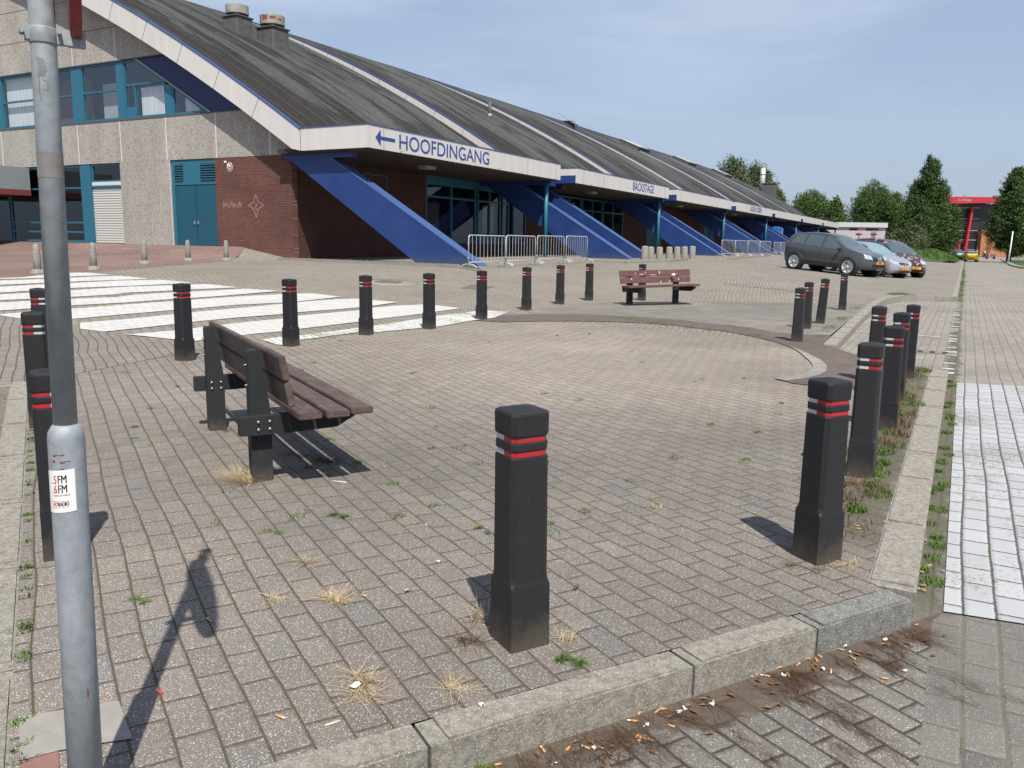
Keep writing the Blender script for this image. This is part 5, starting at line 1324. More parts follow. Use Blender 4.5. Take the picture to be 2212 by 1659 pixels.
    if F.get('emblem'):
        xg=x1+.02; zg=(F['gr'][1]+F['gr'][2])/2; m=MB().mat(MAT['chrome'])
        m.tube([(xg-.01,-.20,zg+.10),(xg+.01,-.08,zg-.10),(xg+.01,.08,zg-.10),(xg-.01,.20,zg+.10)],.026,8); m.lathe([(.085,0),(.085,.02),(.01,.022)],n=18,M=Matrix.Translation((xg,0,zg+.02))@Matrix.Rotation(R_(90),4,'Y')); m.build('grille_trim',parent=body)
    else:
        m=MB().mat(MAT['chrome']); m.lathe([(.05,0),(.05,.02),(.01,.022)],n=16,M=Matrix.Translation((x1+.012,0,(F['gr'][1]+F['gr'][2])/2))@Matrix.Rotation(R_(90),4,'Y')); m.build('emblem',parent=body)
    for (xx,zz,sg) in ((x1+.03,F['pl'],1),(x0-.03,P.get('rpl',.8),-1)):
        m=MB().mat(MAT['plate']); m.box(xx-.008,xx+.008,-.26,.26,zz-.055,zz+.055); pl_=m.build('number_plate',parent=root)
        Mt=Matrix.Translation((xx+sg*.010,-.235*sg,zz-.036))@(YT if sg>0 else Matrix.Rotation(math.pi,4,'Z')@YT)
        lettering('plate_lettering',plate,.10,MAT['black'],pl_,Mt,ext=.001,xs=.92)
    for s_ in (1,-1):
        zz=interp(P['belt'],P['mirror'])+.09; yy=interp(P['width'],P['mirror'])*.95
        m=MB().mat(MAT['cladding'] if suv else bodymat); bm=bmesh.new(); bmesh.ops.create_icosphere(bm,subdivisions=2,radius=1)
        for v in bm.verts: v.co=Vector((P['mirror']+v.co.x*.08,s_*(yy+.11)+v.co.y*.115,zz+v.co.z*.075))
        m.frombm(bm,smooth=True); m.build('mirror',parent=root)
        m=MB().mat(MAT['taillight']); zz=P.get('tl',.95); 
        y_=interp(P['width'],x0+.06)*.86
        m.box(x0-.015,x0+.10,*sorted((s_*(y_-.10),s_*(y_+.045))),zz-.13,zz+.13,bev=.02); m.build('tail_light',parent=root)
    return root
SUV=dict(low=[(-1.98,.42),(-1.85,.30),(0,.26),(1.9,.28),(2.12,.36)],
 belt=[(-2.0,.96),(-1.86,1.10),(-1.5,1.10),(-.6,1.03),(.6,.98),(1.1,.96),(1.6,.90),(2.0,.80),(2.15,.62)],
 top=[(-2.0,.98),(-1.95,1.14),(-1.82,1.42),(-1.62,1.56),(-1.1,1.645),(-.4,1.665),(.1,1.63),(.42,1.52),(1.20,1.08),(1.65,.98),(2.0,.85),(2.15,.64)],
 width=[(-2.0,.70),(-1.86,.83),(-1.5,.885),(0,.895),(1.3,.89),(1.8,.82),(2.05,.66),(2.15,.50)],
 roofw=[(-2.1,.55),(-1.6,.60),(0,.64),(1,.68),(2.15,.7)],
 sidewin=[(-.02,1.02,.04,.46),(-.92,-.12,-.86,-.08),(-1.66,-1.0,-1.40,-.96)],doors=(-.07,-.98,1.0),handles=(-.22,-1.15),cabin=(-1.2,1.2),
 screen=(.44,1.16),rear=(-1.93,-1.66),wheel=.35,half=.895,axles=(-1.315,1.315),mirror=.86,
 front=dict(hl=(.42,.74,.70,.86),gr=(.40,.66,.82),lg=(.46,.40,.54),pl=.60,emblem=True,skew=.05),rpl=.85,tl=1.02)
suv=make_car(SUV,'parked_car',paint('slate_grey_metallic',(0.090,0.100,0.098),.5),MAT['carglass'],'large slate-grey crossover car with dark wheel arches, nearest of the parked cars','cars parked on the sloping forecourt',plate='43-TKX-2',suv=True)
HATCH=dict(low=[(-1.9,.34),(-1.7,.22),(1.7,.20),(1.9,.26)],
 belt=[(-1.92,.88),(-1.7,.94),(.6,.88),(1.0,.86),(1.55,.76),(1.85,.62),(1.93,.50)],
 top=[(-1.93,.9),(-1.82,1.10),(-1.5,1.34),(-.8,1.42),(0,1.41),(.35,1.34),(1.02,.93),(1.5,.82),(1.82,.66),(1.93,.52)],
 width=[(-1.93,.62),(-1.7,.78),(0,.83),(1.3,.82),(1.7,.74),(1.93,.52)],roofw=[(-1.9,.5),(0,.56),(1.9,.62)],
 sidewin=[(-.10,.80,-.02,.36),(-1.0,-.18,-.92,-.10),(-1.5,-1.08,-1.35,-1.02)],doors=(-.14,.9),handles=(-.3,),cabin=(-1,1),
 screen=(.42,.98),rear=(-1.86,-1.55),wheel=.285,half=.83,axles=(-1.2,1.25),mirror=.74,
 front=dict(hl=(.36,.66,.58,.70),gr=(.30,.58,.66),lg=(.5,.24,.32),pl=.42),rpl=.7,tl=.8)
sil=make_car(HATCH,'parked_car',paint('silver_metallic',(0.42,0.44,0.46),.5),MAT['carglass_bright'],'small silver hatchback with a glaring windscreen, between the grey and the patterned car','cars parked on the sloping forecourt',plate='47-LB-DT')
MPV=dict(low=[(-1.95,.36),(-1.8,.24),(1.75,.22),(1.92,.30)],
 belt=[(-1.95,.95),(-1.7,1.0),(.8,.94),(1.2,.90),(1.6,.78),(1.92,.52)],
 top=[(-1.95,1.0),(-1.85,1.3),(-1.6,1.52),(-.7,1.62),(0,1.60),(.4,1.50),(1.22,1.02),(1.55,.86),(1.92,.54)],
 width=[(-1.95,.68),(-1.7,.82),(0,.85),(1.3,.84),(1.7,.74),(1.92,.52)],roofw=[(-1.9,.55),(0,.60),(1.9,.66)],
 sidewin=[(-.05,.95,.05,.40),(-1.0,-.12,-.95,-.04),(-1.6,-1.08,-1.45,-1.04)],doors=(-.08,-1.04,1.05),handles=(-.25,-1.15),cabin=(-1,1),
 screen=(.45,1.18),rear=(-1.90,-1.64),wheel=.30,half=.85,axles=(-1.22,1.28),mirror=.86,
 front=dict(hl=(.36,.66,.62,.76),gr=(.28,.55,.63),lg=(.5,.26,.36),pl=.44),rpl=.75,tl=.95)
def pattern():
    m=NT('red_and_white_patterned_wrap'); o=m.O(); c=m.n.new('ShaderNodeTexVoronoi'); m.L(m.map(o,(1.0,1.0,1.6)),c.inputs[0]); c.inputs['Scale'].default_value=9.0; r,g,b=m.xyz(c.outputs['Color'])
    col=m.mix(m.M('GREATER_THAN',r,.62),(0.030,0.022,0.026),(0.13,0.018,0.024)); col=m.mix(m.M('GREATER_THAN',g,.87),col,(0.32,0.30,0.29)); m.col(col); m.set(.35,.1,coat=.6); return m.mat
mpv=make_car(MPV,'parked_car',pattern(),MAT['carglass'],'dark tall hatchback wrapped in a red and white pattern, farthest of the three parked cars','cars parked on the sloping forecourt',plate='39-JB-PX')
def world_at(px,py,D):
    r=ray(px,py); fwd=ROT@Vector((0,0,-1)); return Vector((0,0,EYE))+r*(D/r.dot(fwd))
f1,f2,r1=world_at(1824,594,34),world_at(1884,598.6,35.1),world_at(1724,581.8,35.8)
hd=(Vector((2.01,-1.01,0))).normalized(); lf=Vector((-hd.y,hd.x,0))
cz=(f1.z+r1.z)/2
fm=(f1+f2)/2; ctr=Vector((fm.x,fm.y,0))-hd*1.315
def set_car(o,ctr,hd,wb,tw):
    lf=Vector((-hd.y,hd.x,0)); zf=zt(*(ctr+hd*wb/2)[:2]); zr=zt(*(ctr-hd*wb/2)[:2]); zl=zt(*(ctr+lf*tw)[:2]); zrt=zt(*(ctr-lf*tw)[:2])
    X=(hd*wb+Vector((0,0,zf-zr))).normalized(); Yv=(lf*2*tw+Vector((0,0,zl-zrt))); Z=X.cross(Yv).normalized(); Yv=Z.cross(X)
    M=Matrix((X,Yv,Z)).transposed().to_4x4(); M.translation=Vector((ctr.x,ctr.y,(zf+zr)/2)); o.matrix_world=M
set_car(suv,ctr,hd,2.63,.75)
h2=Matrix.Rotation(R_(-3),3,'Z')@hd
p2=world_at(1940,598.0,36.2); c2=Vector((p2.x,p2.y,0))-h2*1.25-Vector((-h2.y,h2.x,0))*.70; set_car(sil,c2,h2,2.45,.7)
h3=Matrix.Rotation(R_(-16),3,'Z')@hd
p3=world_at(1979,595.5,38.0); c3=Vector((p3.x,p3.y,0))-h3*1.28-Vector((-h3.y,h3.x,0))*.72; set_car(mpv,c3,h3,2.5,.7)
# far cars
def far_car(P,px,py,rz,col,label,plate='00-AB-CD',zz=None):
    o=make_car(P,'parked_car',paint('far_car_paint',col,.2),MAT['carglass'],label,'cars at the far end of the road',plate=plate)
    x,y=onz(px,py,ROADZ if zz is None else zz); o.location=(x,y,ROADZ if zz is None else zz); o.rotation_euler=(0,0,rz); return o
far_car(HATCH,2095,565.5,R_(95),(0.40,0.31,0.02),'bright yellow hatchback seen from behind, nearest car at the far end of the road')
far_car(HATCH,2070,563.5,R_(100),(0.02,0.16,0.19),'dark teal hatchback half hidden beside the yellow one')
far_car(MPV,2035,557.5,R_(92),(0.48,0.11,0.025),'orange hatchback before the red building')
far_car(HATCH,2058,559,R_(90),(0.42,0.44,0.44),'pale silver hatchback between the orange and the yellow car')
far_car(HATCH,2001,552.5,R_(170),(0.03,0.035,0.04),'dark car almost hidden behind the grass bank')

# ------------------------------------------------------------------ red college building
DB=186
bl=Vector(onz(2046,555,ROADZ)); 
def atD(px,py,D=DB): return world_at(px,py,D)
rgt=(ROT@Vector((1,0,0))); rgt.z=0; rgt.normalize(); aw_=Vector((-rgt.y,rgt.x,0))
O_=atD(2046,556); O_.z=ROADZ
col=empty('college_building',(O_.x,O_.y,ROADZ),math.atan2(rgt.y,rgt.x),'tall glass college building with a red roof band and leaning red column, far right','building')
# local x to the right, y away
pxm=DB/FOC
def lx_(px): return (px-2046)*pxm
def lz_(py): return (556-py)*pxm
REDP=simple('college_red',(0.42,0.022,0.04),0.5); WALLO=simple('orange_brick',(0.36,0.16,0.08),0.9,var=.15,scale=.6)
m=MB().mat(simple('dark_facade_glass',(0.018,0.018,0.024),0.35,var=.5,scale=.35)); m.box(lx_(2030),lx_(2150),1,16,0,lz_(443)); m.build('glass_front',parent=col)
m=MB().mat(REDP); m.prism([(lx_(2025),lz_(445.5)),(lx_(2140),lz_(441)),(lx_(2140),lz_(430)),(lx_(2025),lz_(430.5))],'y',-1.5,16); rb=m.build('roof_band',parent=col)
lettering('lettering','College',.9*1.0,MAT['lamp'],rb,Matrix.Translation((lx_(2049),-1.52,lz_(439.5)))@UP,ext=.01,xs=1.1)
m=MB().mat(simple('pale_band',(0.42,0.42,0.41),0.6))
for py in (452,475,500,520,541): m.box(lx_(2046),lx_(2110),.85,1.0,lz_(py)-.05,lz_(py)+.07)
m.build('floor_band',parent=col)
m=MB().mat(REDP); m.prism([(lx_(2080),0),(lx_(2085),0),(lx_(2091.5),lz_(452)),(lx_(2087),lz_(452))],'y',-.2,.8); m.build('leaning_column',parent=col)
m=MB().mat(REDP); m.box(lx_(2015),lx_(2060),-2,0,0,.9); m.box(lx_(2049),lx_(2051.5),-2.2,-1.9,0,lz_(535)); m.box(lx_(2057),lx_(2060),-2.2,-1.9,0,lz_(520)); m.build('red_wall',parent=col)
m=MB().mat(WALLO); m.prism([(lx_(2112),0),(lx_(2156),0),(lx_(2156),lz_(498)),(lx_(2112),lz_(498))],'y',-.6,1.0); m.build('brick_wing',parent=col)
m=MB().mat(WALLO); m.prism([(lx_(2116),0),(lx_(2155),0),(lx_(2150),lz_(500)),(lx_(2136),lz_(497))],'y',-3.0,-.62); m.build('brick_slope',parent=col)
m=MB().mat(simple('roof_plant',(0.40,0.37,0.30),.8)); m.box(lx_(2045),lx_(2068),4,9,lz_(431),lz_(424)); m.build('plant_room',parent=col)
m=MB().mat(MAT['galv']); m.tube([(lx_(2048),5,lz_(424)),(lx_(2048),5,lz_(417))],.12,6); m.tube([(lx_(2095),5,lz_(431)),(lx_(2095),5,lz_(420))],.08,6); m.box(lx_(2092),lx_(2098),4.9,5.1,lz_(424),lz_(422)); m.build('mast',parent=col)
m=MB().mat(REDP); m.box(lx_(2155),lx_(2210),2,12,lz_(533),lz_(528)); m.build('low_roof_band',parent=col)
m=MB().mat(MAT['carglass']); m.box(lx_(2155),lx_(2212),2.5,12,0,lz_(533)); m.build('low_front',parent=col)
# low grey building behind the hall
D2=165; O2=world_at(1800,553,D2); k2=D2/FOC
low=empty('grey_building',(O2.x,O2.y,0.0),math.atan2(rgt.y,rgt.x),'low pale grey building with a red band, between the hall and the trees','building')
m=MB().mat(simple('pale_grey_cladding',(0.36,0.37,0.38),0.6,var=.06,scale=.3)); m.box(-2,108*k2,0,12,0,(553-493)*k2); wl_=m.build('wall',parent=low)
m=MB().mat(simple('zinc_roof_band',(0.42,0.47,0.48),0.5)); m.box(-2.2,110*k2,-.4,12.3,(553-493)*k2,(553-483)*k2); m.build('roof',parent=low)
m=MB().mat(MAT['dark']); 
for a,b in ((30,48),(66,92)): m.box(a*k2,b*k2,-.06,.02,(553-494.5)*k2-.45,(553-494.5)*k2-.1)
m.build('window_strip',parent=low)
m=MB().mat(simple('mid_grey_door',(0.22,0.22,0.24),.6)); m.box(78*k2,88*k2,-.06,.02,(553-515)*k2,(553-499)*k2); m.build('door',parent=low)
m=MB().mat(REDP); m.box(20*k2,112*k2,-3,-.1,(553-527)*k2,(553-518.5)*k2); m.build('red_canopy',parent=low)
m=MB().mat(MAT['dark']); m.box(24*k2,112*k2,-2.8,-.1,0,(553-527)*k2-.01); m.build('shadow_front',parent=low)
# lamp posts before it
for px,lab in ((1852,'street lamp with a small flat head, left of two before the grey building'),(1884,'street lamp with a small flat head, right of two before the grey building')):
    p=world_at(px,545,110); o=empty('street_lamp',(p.x,p.y,zt(p.x,p.y)),0,lab,'street lamp','street lamps before the grey building'); m=MB().mat(MAT['galv_light']); hh=world_at(px,507,110).z-o.location.z
    m.tube([(0,0,0),(0,0,hh)],[.08,.05],8); m.build('pole',parent=o); m=MB().mat(MAT['ventgrey']); m.lathe([(.1,hh-.1),(.42,hh),(.42,hh+.12),(.1,hh+.25)],n=14); m.build('lamp_head',parent=o)
# flagpole at the right
p=world_at(2178,565,95); o=empty('flag_pole',(p.x,p.y,ROADZ),0,'pale bare flagpole before the dark tree at the right edge','flagpole'); m=MB().mat(MAT['white_plastic']); hh=world_at(2195,500,95).z-ROADZ
q=world_at(2190,500,95)-p; m.tube([(0,0,0),(q.x*.6,q.y*.6,hh)],[.09,.06],8); m.build('pole',parent=o); m=MB().mat(MAT['galv']); m.lathe([(.16,0),(.16,.12),(.1,.14)],n=12); m.build('base',parent=o)

# ------------------------------------------------------------------ trees
def leafmat(name,c1,c2):
    m=NT(name); o=m.P(); ri=m.n.new('ShaderNodeNewGeometry').outputs['Random Per Island']
    col_=m.mix(ri,c1,c2); m.col(col_); m.set(0.6,spec=.25)
    m.b.inputs['Transmission Weight'].default_value=0.0
    return m.mat
LM={'dark':leafmat('dark_leaves',(0.032,0.062,0.016),(0.070,0.115,0.026)),'mid':leafmat('mid_green_leaves',(0.045,0.080,0.022),(0.090,0.145,0.038)),
    'olive':leafmat('grey_green_leaves',(0.055,0.080,0.035),(0.11,0.14,0.06)),'grass':leafmat('grass_blades',(0.045,0.095,0.015),(0.11,0.19,0.035)),
    'straw':leafmat('dry_grass_blades',(0.34,0.25,0.13),(0.55,0.44,0.27)),'needle':leafmat('brown_needles',(0.05,0.028,0.017),(0.13,0.075,0.045)),'brownweed':leafmat('dried_weed',(0.09,0.06,0.035),(0.20,0.14,0.08))}
BARK=simple('bark',(0.07,0.055,0.04),.95,var=.3,scale=3)
rg=np.random.default_rng(5)
def leaves_mesh(name,lobes,n,size,mat,parent,seed=0):
    """lobes: (cx,cy,cz,rx,ry,rz). leaf clusters spread in a thick shell of each lobe"""
    vol=np.array([l[3]*l[4]+l[4]*l[5]+l[3]*l[5] for l in lobes]); cnt=np.maximum(20,(vol/vol.sum()*n).astype(int)); Vs=[]
    for l,c_ in zip(lobes,cnt):
        d=rg.normal(size=(c_,3)); d/=np.linalg.norm(d,axis=1)[:,None]; d[:,2]=np.where(d[:,2]<-.75,-d[:,2],d[:,2])
        bumps=1+.20*np.sin(d[:,0]*7+l[0]*3)*np.cos(d[:,1]*6+l[1])+.15*np.sin(d[:,2]*11+l[2]*2+d[:,0]*5)+.12*np.sin(d[:,1]*17+d[:,2]*13+l[0])
        r=(rg.random(c_)**.32)*bumps; p=d*r[:,None]*np.array(l[3:6])+np.array(l[:3]); 
        hole=np.sin(p[:,0]*2.3/size*.12+l[1])*np.sin(p[:,1]*2.1/size*.12)*np.sin(p[:,2]*2.7/size*.12+l[0]); k_=hole>-.42; p=p[k_]; d=d[k_]; c_=len(p)
        a=rg.normal(size=(c_,3))+d*.9; a/=np.linalg.norm(a,axis=1)[:,None]; t=np.cross(a,rg.normal(size=(c_,3))); t/=np.linalg.norm(t,axis=1)[:,None]; b=np.cross(a,t)
        s=size*(.6+.8*rg.random(c_))[:,None]
        Vs.append(np.stack([p-t*s*.5,p+b*s*.36,p+t*s*.55,p-b*s*.36],1))
    V=np.concatenate(Vs).reshape(-1,3); nf=len(V)//4
    me=bpy.data.meshes.new(name); me.vertices.add(len(V)); me.vertices.foreach_set('co',V.ravel()); me.loops.add(nf*4); me.loops.foreach_set('vertex_index',np.arange(nf*4)); me.polygons.add(nf); me.polygons.foreach_set('loop_start',np.arange(nf)*4); me.update(calc_edges=True); me.validate()
    me.materials.append(mat); o=bpy.data.objects.new(name,me); C.objects.link(o); o.parent=parent; return o
def tree(px,pbase,ptop,width,D,label,shape,mat,n=9000,leaf=.38,trunk=.12,group=None,z0=None,name='tree'):
    p=world_at(px,pbase,D); k=D/FOC; H=(pbase-ptop)*k; W=width*k; zb=p.z if z0 is None else z0
    H=world_at(px,ptop,D).z-zb
    o=empty(name,(p.x,p.y,zb),0,label,'tree',group); lob=[]
    for i in range(26):
        t=rg.random(); a=rg.random()*6.283
        rad=shape(t)*W*.5; rr=max(.25,rad*.42); dist=max(0,rad-rr)*(.75+.3*rg.random()); lob.append((math.cos(a)*dist,math.sin(a)*dist,H*(trunk+(1-trunk)*t)*.97-rr*.3,rr*1.1,rr*1.1,rr*1.15+H*.03))
    for i in range(7): t=(i+.5)/7; rad=shape(t)*W*.5; lob.append((0,0,H*(trunk+(1-trunk)*t)*.95,rad*.80,rad*.80,H*.12))
    leaves_mesh('crown',lob,n,leaf,mat,o)
    m=MB().mat(BARK); r0=max(.12,H*.022); m.tube([(0,0,-.3),(0.05,0,H*.12),(0,.1,H*.4),(0,0,H*.8)],[r0*1.2,r0,r0*.7,r0*.2],8)
    for i in range(5):
        a=i*1.9; h=H*(.2+.1*i); m.tube([(0,0,h),(math.cos(a)*W*.15,math.sin(a)*W*.15,h+H*.1),(math.cos(a)*W*.26,math.sin(a)*W*.26,h+H*.16)],[r0*.45,r0*.3,r0*.08],6)
    m.build('trunk',parent=o); return o
cone=lambda t:min(1,.80+t*.8) if t<.25 else max(.17,1-(t-.25)*1.08)
roundt=lambda t:max(.2,math.sin(math.pi*min(1,max(0,.12+.86*t)))**.6)
column=lambda t:min(1,.55+t*1.6) if t<.3 else max(.28,1.0-((t-.3)/.7)**2*.78)
tree(1992,561,343,162,118,'tall dark conical tree, tallest in the photo, right of the round tree',cone,LM['dark'],120000,.18,.02)
tree(1876,556,393,112,185,'round dark green tree just right of the far end of the hall',roundt,LM['dark'],60000,.26,.22)
tree(1928,558,418,86,178,'lighter green tree squeezed between the round and the conical tree',roundt,LM['mid'],36000,.25,.10)
tree(2178,562,368,120,108,'large dark rounded tree at the right, before the red building',column,LM['dark'],110000,.17,.13)
tree(2226,566,470,66,100,'tree crown cut off by the right edge of the photo',roundt,LM['dark'],12000,.26,.25)
tree(1795,560,428,62,205,'low round tree behind the far eave of the hall, right one of two',roundt,LM['mid'],26000,.31,.2,'trees beyond the far eave of the hall')
tree(1744,560,414,112,215,'wide domed tree behind the far eave of the hall, left one of two',roundt,LM['mid'],44000,.32,.3,'trees beyond the far eave of the hall')
tree(1566,560,346,118,225,'grey-green treetop rising over the roof, left one of two',roundt,LM['olive'],20000,.42,.5,'treetops over the roof')
tree(1622,560,358,96,235,'grey-green treetop rising over the roof beside the steel stack',roundt,LM['olive'],18000,.42,.5,'treetops over the roof')
tree(1664,560,398,60,245,'low grey-green treetop between the steel stack and the domed trees',roundt,LM['olive'],12000,.42,.4,'treetops over the roof')
# bush before the conical tree and the grass bank
p=world_at(1957,557,95); o=empty('bush',(p.x,p.y,zt(p.x,p.y)),0,'grey-green bush standing before the foot of the conical tree','bush'); lob=[]
for i in range(12): a=rg.random()*6.28; d=rg.random()*1.5; lob.append((math.cos(a)*d*1.2,math.sin(a)*d*1.2,.9+rg.random()*2.9*(1-d/2.6),1.05,1.05,.85))
leaves_mesh('foliage',lob,14000,.15,LM['olive'],o)
m=MB().mat(BARK)
for k in range(5): a=k*1.3; m.tube([(0,0,-.2),(math.cos(a)*.4,math.sin(a)*.4,1.0),(math.cos(a)*.9,math.sin(a)*.9,2.2)],[.06,.04,.02],6)
m.build('stem',parent=o)
GRASSM=simple('grass_bank_turf',(0.045,0.075,0.018),.95,var=.35,scale=1.5,bump=.6,bscale=6,bdist=.1)
gp=[(-10,95),(-7,92),(-3.0,92),(-0.9,96),(-0.6,112),(-0.6,160),(-9,165)]
cx0,cy0=-5,120
def bankz(x,y):
    e=min((-0.6-x)/3.0 if x>-4 else 9,(y-94)/6.0,(x+10)/2.5,(165-y)/10); return zt(x,y)+1.05*max(0,min(1,e))**.7*(0.8+.2*math.sin(x*1.3+y*.4))
bmo=drape('grass_bank',gp,GRASSM,dz=0.03,zf=bankz); bmo['kind']='stuff'
def blades(name,spots,mat,kind=None,segs=2,parent=None):
    """spots: (x,y,z,height,lean vector x,y,width)"""
    V=[];F=[]
    for (x,y,z,h,lx1,ly1,w) in spots:
        a=math.atan2(ly1,lx1)+math.pi/2+random.uniform(-.5,.5); wx,wy=math.cos(a)*w/2,math.sin(a)*w/2; b=len(V)
        V+= [(x-wx,y-wy,z),(x+wx,y+wy,z),(x+lx1*.35+wx*.8,y+ly1*.35+wy*.8,z+h*.6),(x+lx1*.35-wx*.8,y+ly1*.35-wy*.8,z+h*.6),(x+lx1,y+ly1,z+h)]
        F+= [(b,b+1,b+2,b+3),(b+3,b+2,b+4)]
    m=MB().mat(mat); m.add(V,F); o=m.build(name,parent=parent)
    if kind: o['kind']=kind
    return o
sp=[]
for i in range(9000):
    x=random.uniform(-9.5,-.7); y=random.uniform(93,128)
    if bankz(x,y)-zt(x,y)<.1: continue
    sp.append((x,y,bankz(x,y),random.uniform(.12,.3),random.uniform(-.1,.1),random.uniform(-.1,.1),.06))
blades('long_grass',sp,LM['grass'],'stuff')
# verge on the right beyond the curved kerb
vg=[(4.9,86),(4.6,100),(5.2,130),(5.6,160),(40,160),(40,60),(8,70)]
drape('grass_verge',vg,GRASSM,dz=.10,step=None,zf=road,kind='stuff')
drape('pavement',[(4.4,87),(4.1,100),(4.7,130),(5.2,162),(5.7,160),(5.25,130),(4.7,100),(5.0,86)],MAT['rim'],dz=.11,step=None,zf=road)
for a,b in zip([(4.4,86),(4.1,100),(4.7,130)],[(4.1,100),(4.7,130),(5.2,162)]): kerb_piece(a,b,.15,MAT['kerb_pale'],z1=ROADZ+.13)
# hedge of dark greenery far behind, closing the view
# ------------------------------------------------------------------ people and a scooter far down the road
def skin_fig(name,V,E_,Rr,mat,parent=None):
    me=bpy.data.meshes.new(name); me.from_pydata(V,E_,[]); o=bpy.data.objects.new(name,me); C.objects.link(o)
    md=o.modifiers.new('s','SKIN'); 
    for i,r in enumerate(Rr): me.skin_vertices[0].data[i].radius=(r,r)
    me.skin_vertices[0].data[0].use_root=True
    sb=o.modifiers.new('b','SUBSURF'); sb.levels=1; sb.render_levels=1; bpy.context.view_layer.update(); bake_mods(o)
    for p_ in o.data.polygons: p_.use_smooth=True
    o.data.materials.clear(); o.data.materials.append(mat)
    if parent: o.parent=parent
    return o
SKINM=simple('skin',(0.45,0.27,0.19),.6)
def person(px,py,label,shirt,trousers,rz,stride=.12,zz=ROADZ):
    x,y=onz(px,py,zz); root=empty('person',(x,y,zz),rz,label,'person')
    V=[(0,0,.95),(0,0,1.2),(0,0,1.42),(0,0,1.52),(.01,0,1.64),(.02,0,1.72),
       (0,.17,1.40),(.02,.23,1.14),(.12,.24,.92),(.16,.24,.84),(0,-.17,1.40),(-.02,-.23,1.14),(.08,-.25,.92),(.12,-.25,.84),
       (0,.10,.90),(stride*.8,.10,.50),(stride,.10,.09),(stride+.16,.11,.04),(0,-.10,.90),(-stride*.4,-.10,.50),(-stride*1.3,-.10,.10),(-stride*1.3+.15,-.11,.04)]
    E1=[(0,1),(1,2),(2,3),(3,4),(4,5),(2,6),(6,7),(7,8),(8,9),(2,10),(10,11),(11,12),(12,13),(0,14),(14,15),(15,16),(16,17),(0,18),(18,19),(19,20),(20,21)]
    R1=[.15,.14,.15,.06,.10,.085,.065,.048,.035,.035,.065,.048,.035,.035,.095,.065,.045,.04,.095,.065,.045,.04]
    skin_fig('body',V,E1,R1,SKINM,root)
    V=[(0,0,.93),(0,0,1.2),(0,0,1.42),(0,.18,1.40),(.01,.225,1.20),(0,-.18,1.40),(-.01,-.225,1.20)]
    skin_fig('shirt',V,[(0,1),(1,2),(2,3),(3,4),(2,5),(5,6)],[.175,.165,.165,.085,.075,.085,.075],shirt,root)
    V=[(0,0,.97),(0,.10,.88),(stride*.8,.10,.50),(stride,.10,.13),(0,-.10,.88),(-stride*.4,-.10,.50),(-stride*1.3,-.10,.13)]
    skin_fig('trousers',V,[(0,1),(1,2),(2,3),(0,4),(4,5),(5,6)],[.17,.115,.085,.075,.115,.085,.075],trousers,root)
    m=MB().mat(simple('dark_hair',(0.02,0.015,0.012),.8)); bm=bmesh.new(); bmesh.ops.create_icosphere(bm,subdivisions=2,radius=1)
    for v in bm.verts: v.co=Vector((-.015+v.co.x*.115,v.co.y*.10,1.735+v.co.z*.075))
    m.frombm(bm,smooth=True); m.build('hair',parent=root)
    m=MB().mat(MAT['black'])
    for sx in (.035,-.035): m.box(.105,.118,sx-.012,sx+.012,1.665,1.675)
    m.build('eyes',parent=root)
    return root
WS=simple('white_shirt',(0.7,0.7,0.68),.8); DJ=simple('dark_trousers',(0.03,0.032,0.04),.8); YS=simple('pale_yellow_shirt',(0.55,0.52,0.30),.8)
person(2126,558.5,'person in a white shirt and dark trousers walking in front of the orange wall',WS,DJ,R_(-20),.16)
person(2109,559.0,'person in a pale top standing behind the yellow car',YS,DJ,R_(170),.05)
# scooter with seat and mirrors
x,y=onz(2139,560,ROADZ); sc=empty('scooter',(x,y,ROADZ),R_(-155),'blue-grey motor scooter on the road before the orange wall','scooter'); sc.scale=(1,1,1)
SB=simple('scooter_blue',(0.10,0.16,0.24),.35)
for wx in (-.62,.66):
    m=MB().mat(MAT['tyre']); m.lathe([(.14,-.05),(.23,-.055),(.25,0),(.23,.055),(.14,.05)],n=22,M=Matrix.Translation((wx,0,.25))@Matrix.Rotation(R_(90),4,'X')); wh=m.build('wheel',parent=sc)
    m=MB().mat(MAT['rim_alloy']); m.lathe([(.14,-.03),(.13,.0),(.14,.03),(.02,.035)],n=16,M=Matrix.Translation((wx,0,.25))@Matrix.Rotation(R_(90),4,'X')); m.build('rim',parent=wh)
m=MB().mat(SB); m.prism([(-.80,.42),(-.20,.30),(.28,.28),(.44,.95),(.52,.97),(.46,.30),(.38,.20),(-.15,.20),(-.45,.34)],'y',-.13,.13); m.prism([(-.85,.48),(-.15,.44),(-.12,.68),(-.88,.72)],'y',-.15,.15); m.build('body',parent=sc)
m=MB().mat(MAT['black']); m.box(-.86,-.08,-.14,.14,.70,.80,bev=.03); m.build('seat',parent=sc)
m=MB().mat(MAT['black']); m.tube([(.66,0,.25),(.50,0,.95),(.44,0,1.05)],.03,8); m.tube([(.40,-.32,1.06),(.46,0,1.03),(.40,.32,1.06)],.022,8); m.build('handlebar',parent=sc)
m=MB().mat(MAT['headlight']); m.box(.50,.58,-.09,.09,.84,.98,bev=.02); m.build('headlight',parent=sc)
for s_ in (-1,1):
    m=MB().mat(MAT['chrome']); m.tube([(.42,s_*.26,1.06),(.40,s_*.30,1.26)],.008,6); m.box(.385,.405,s_*.30-.06,s_*.30+.06,1.24,1.33); m.build('mirror',parent=sc)

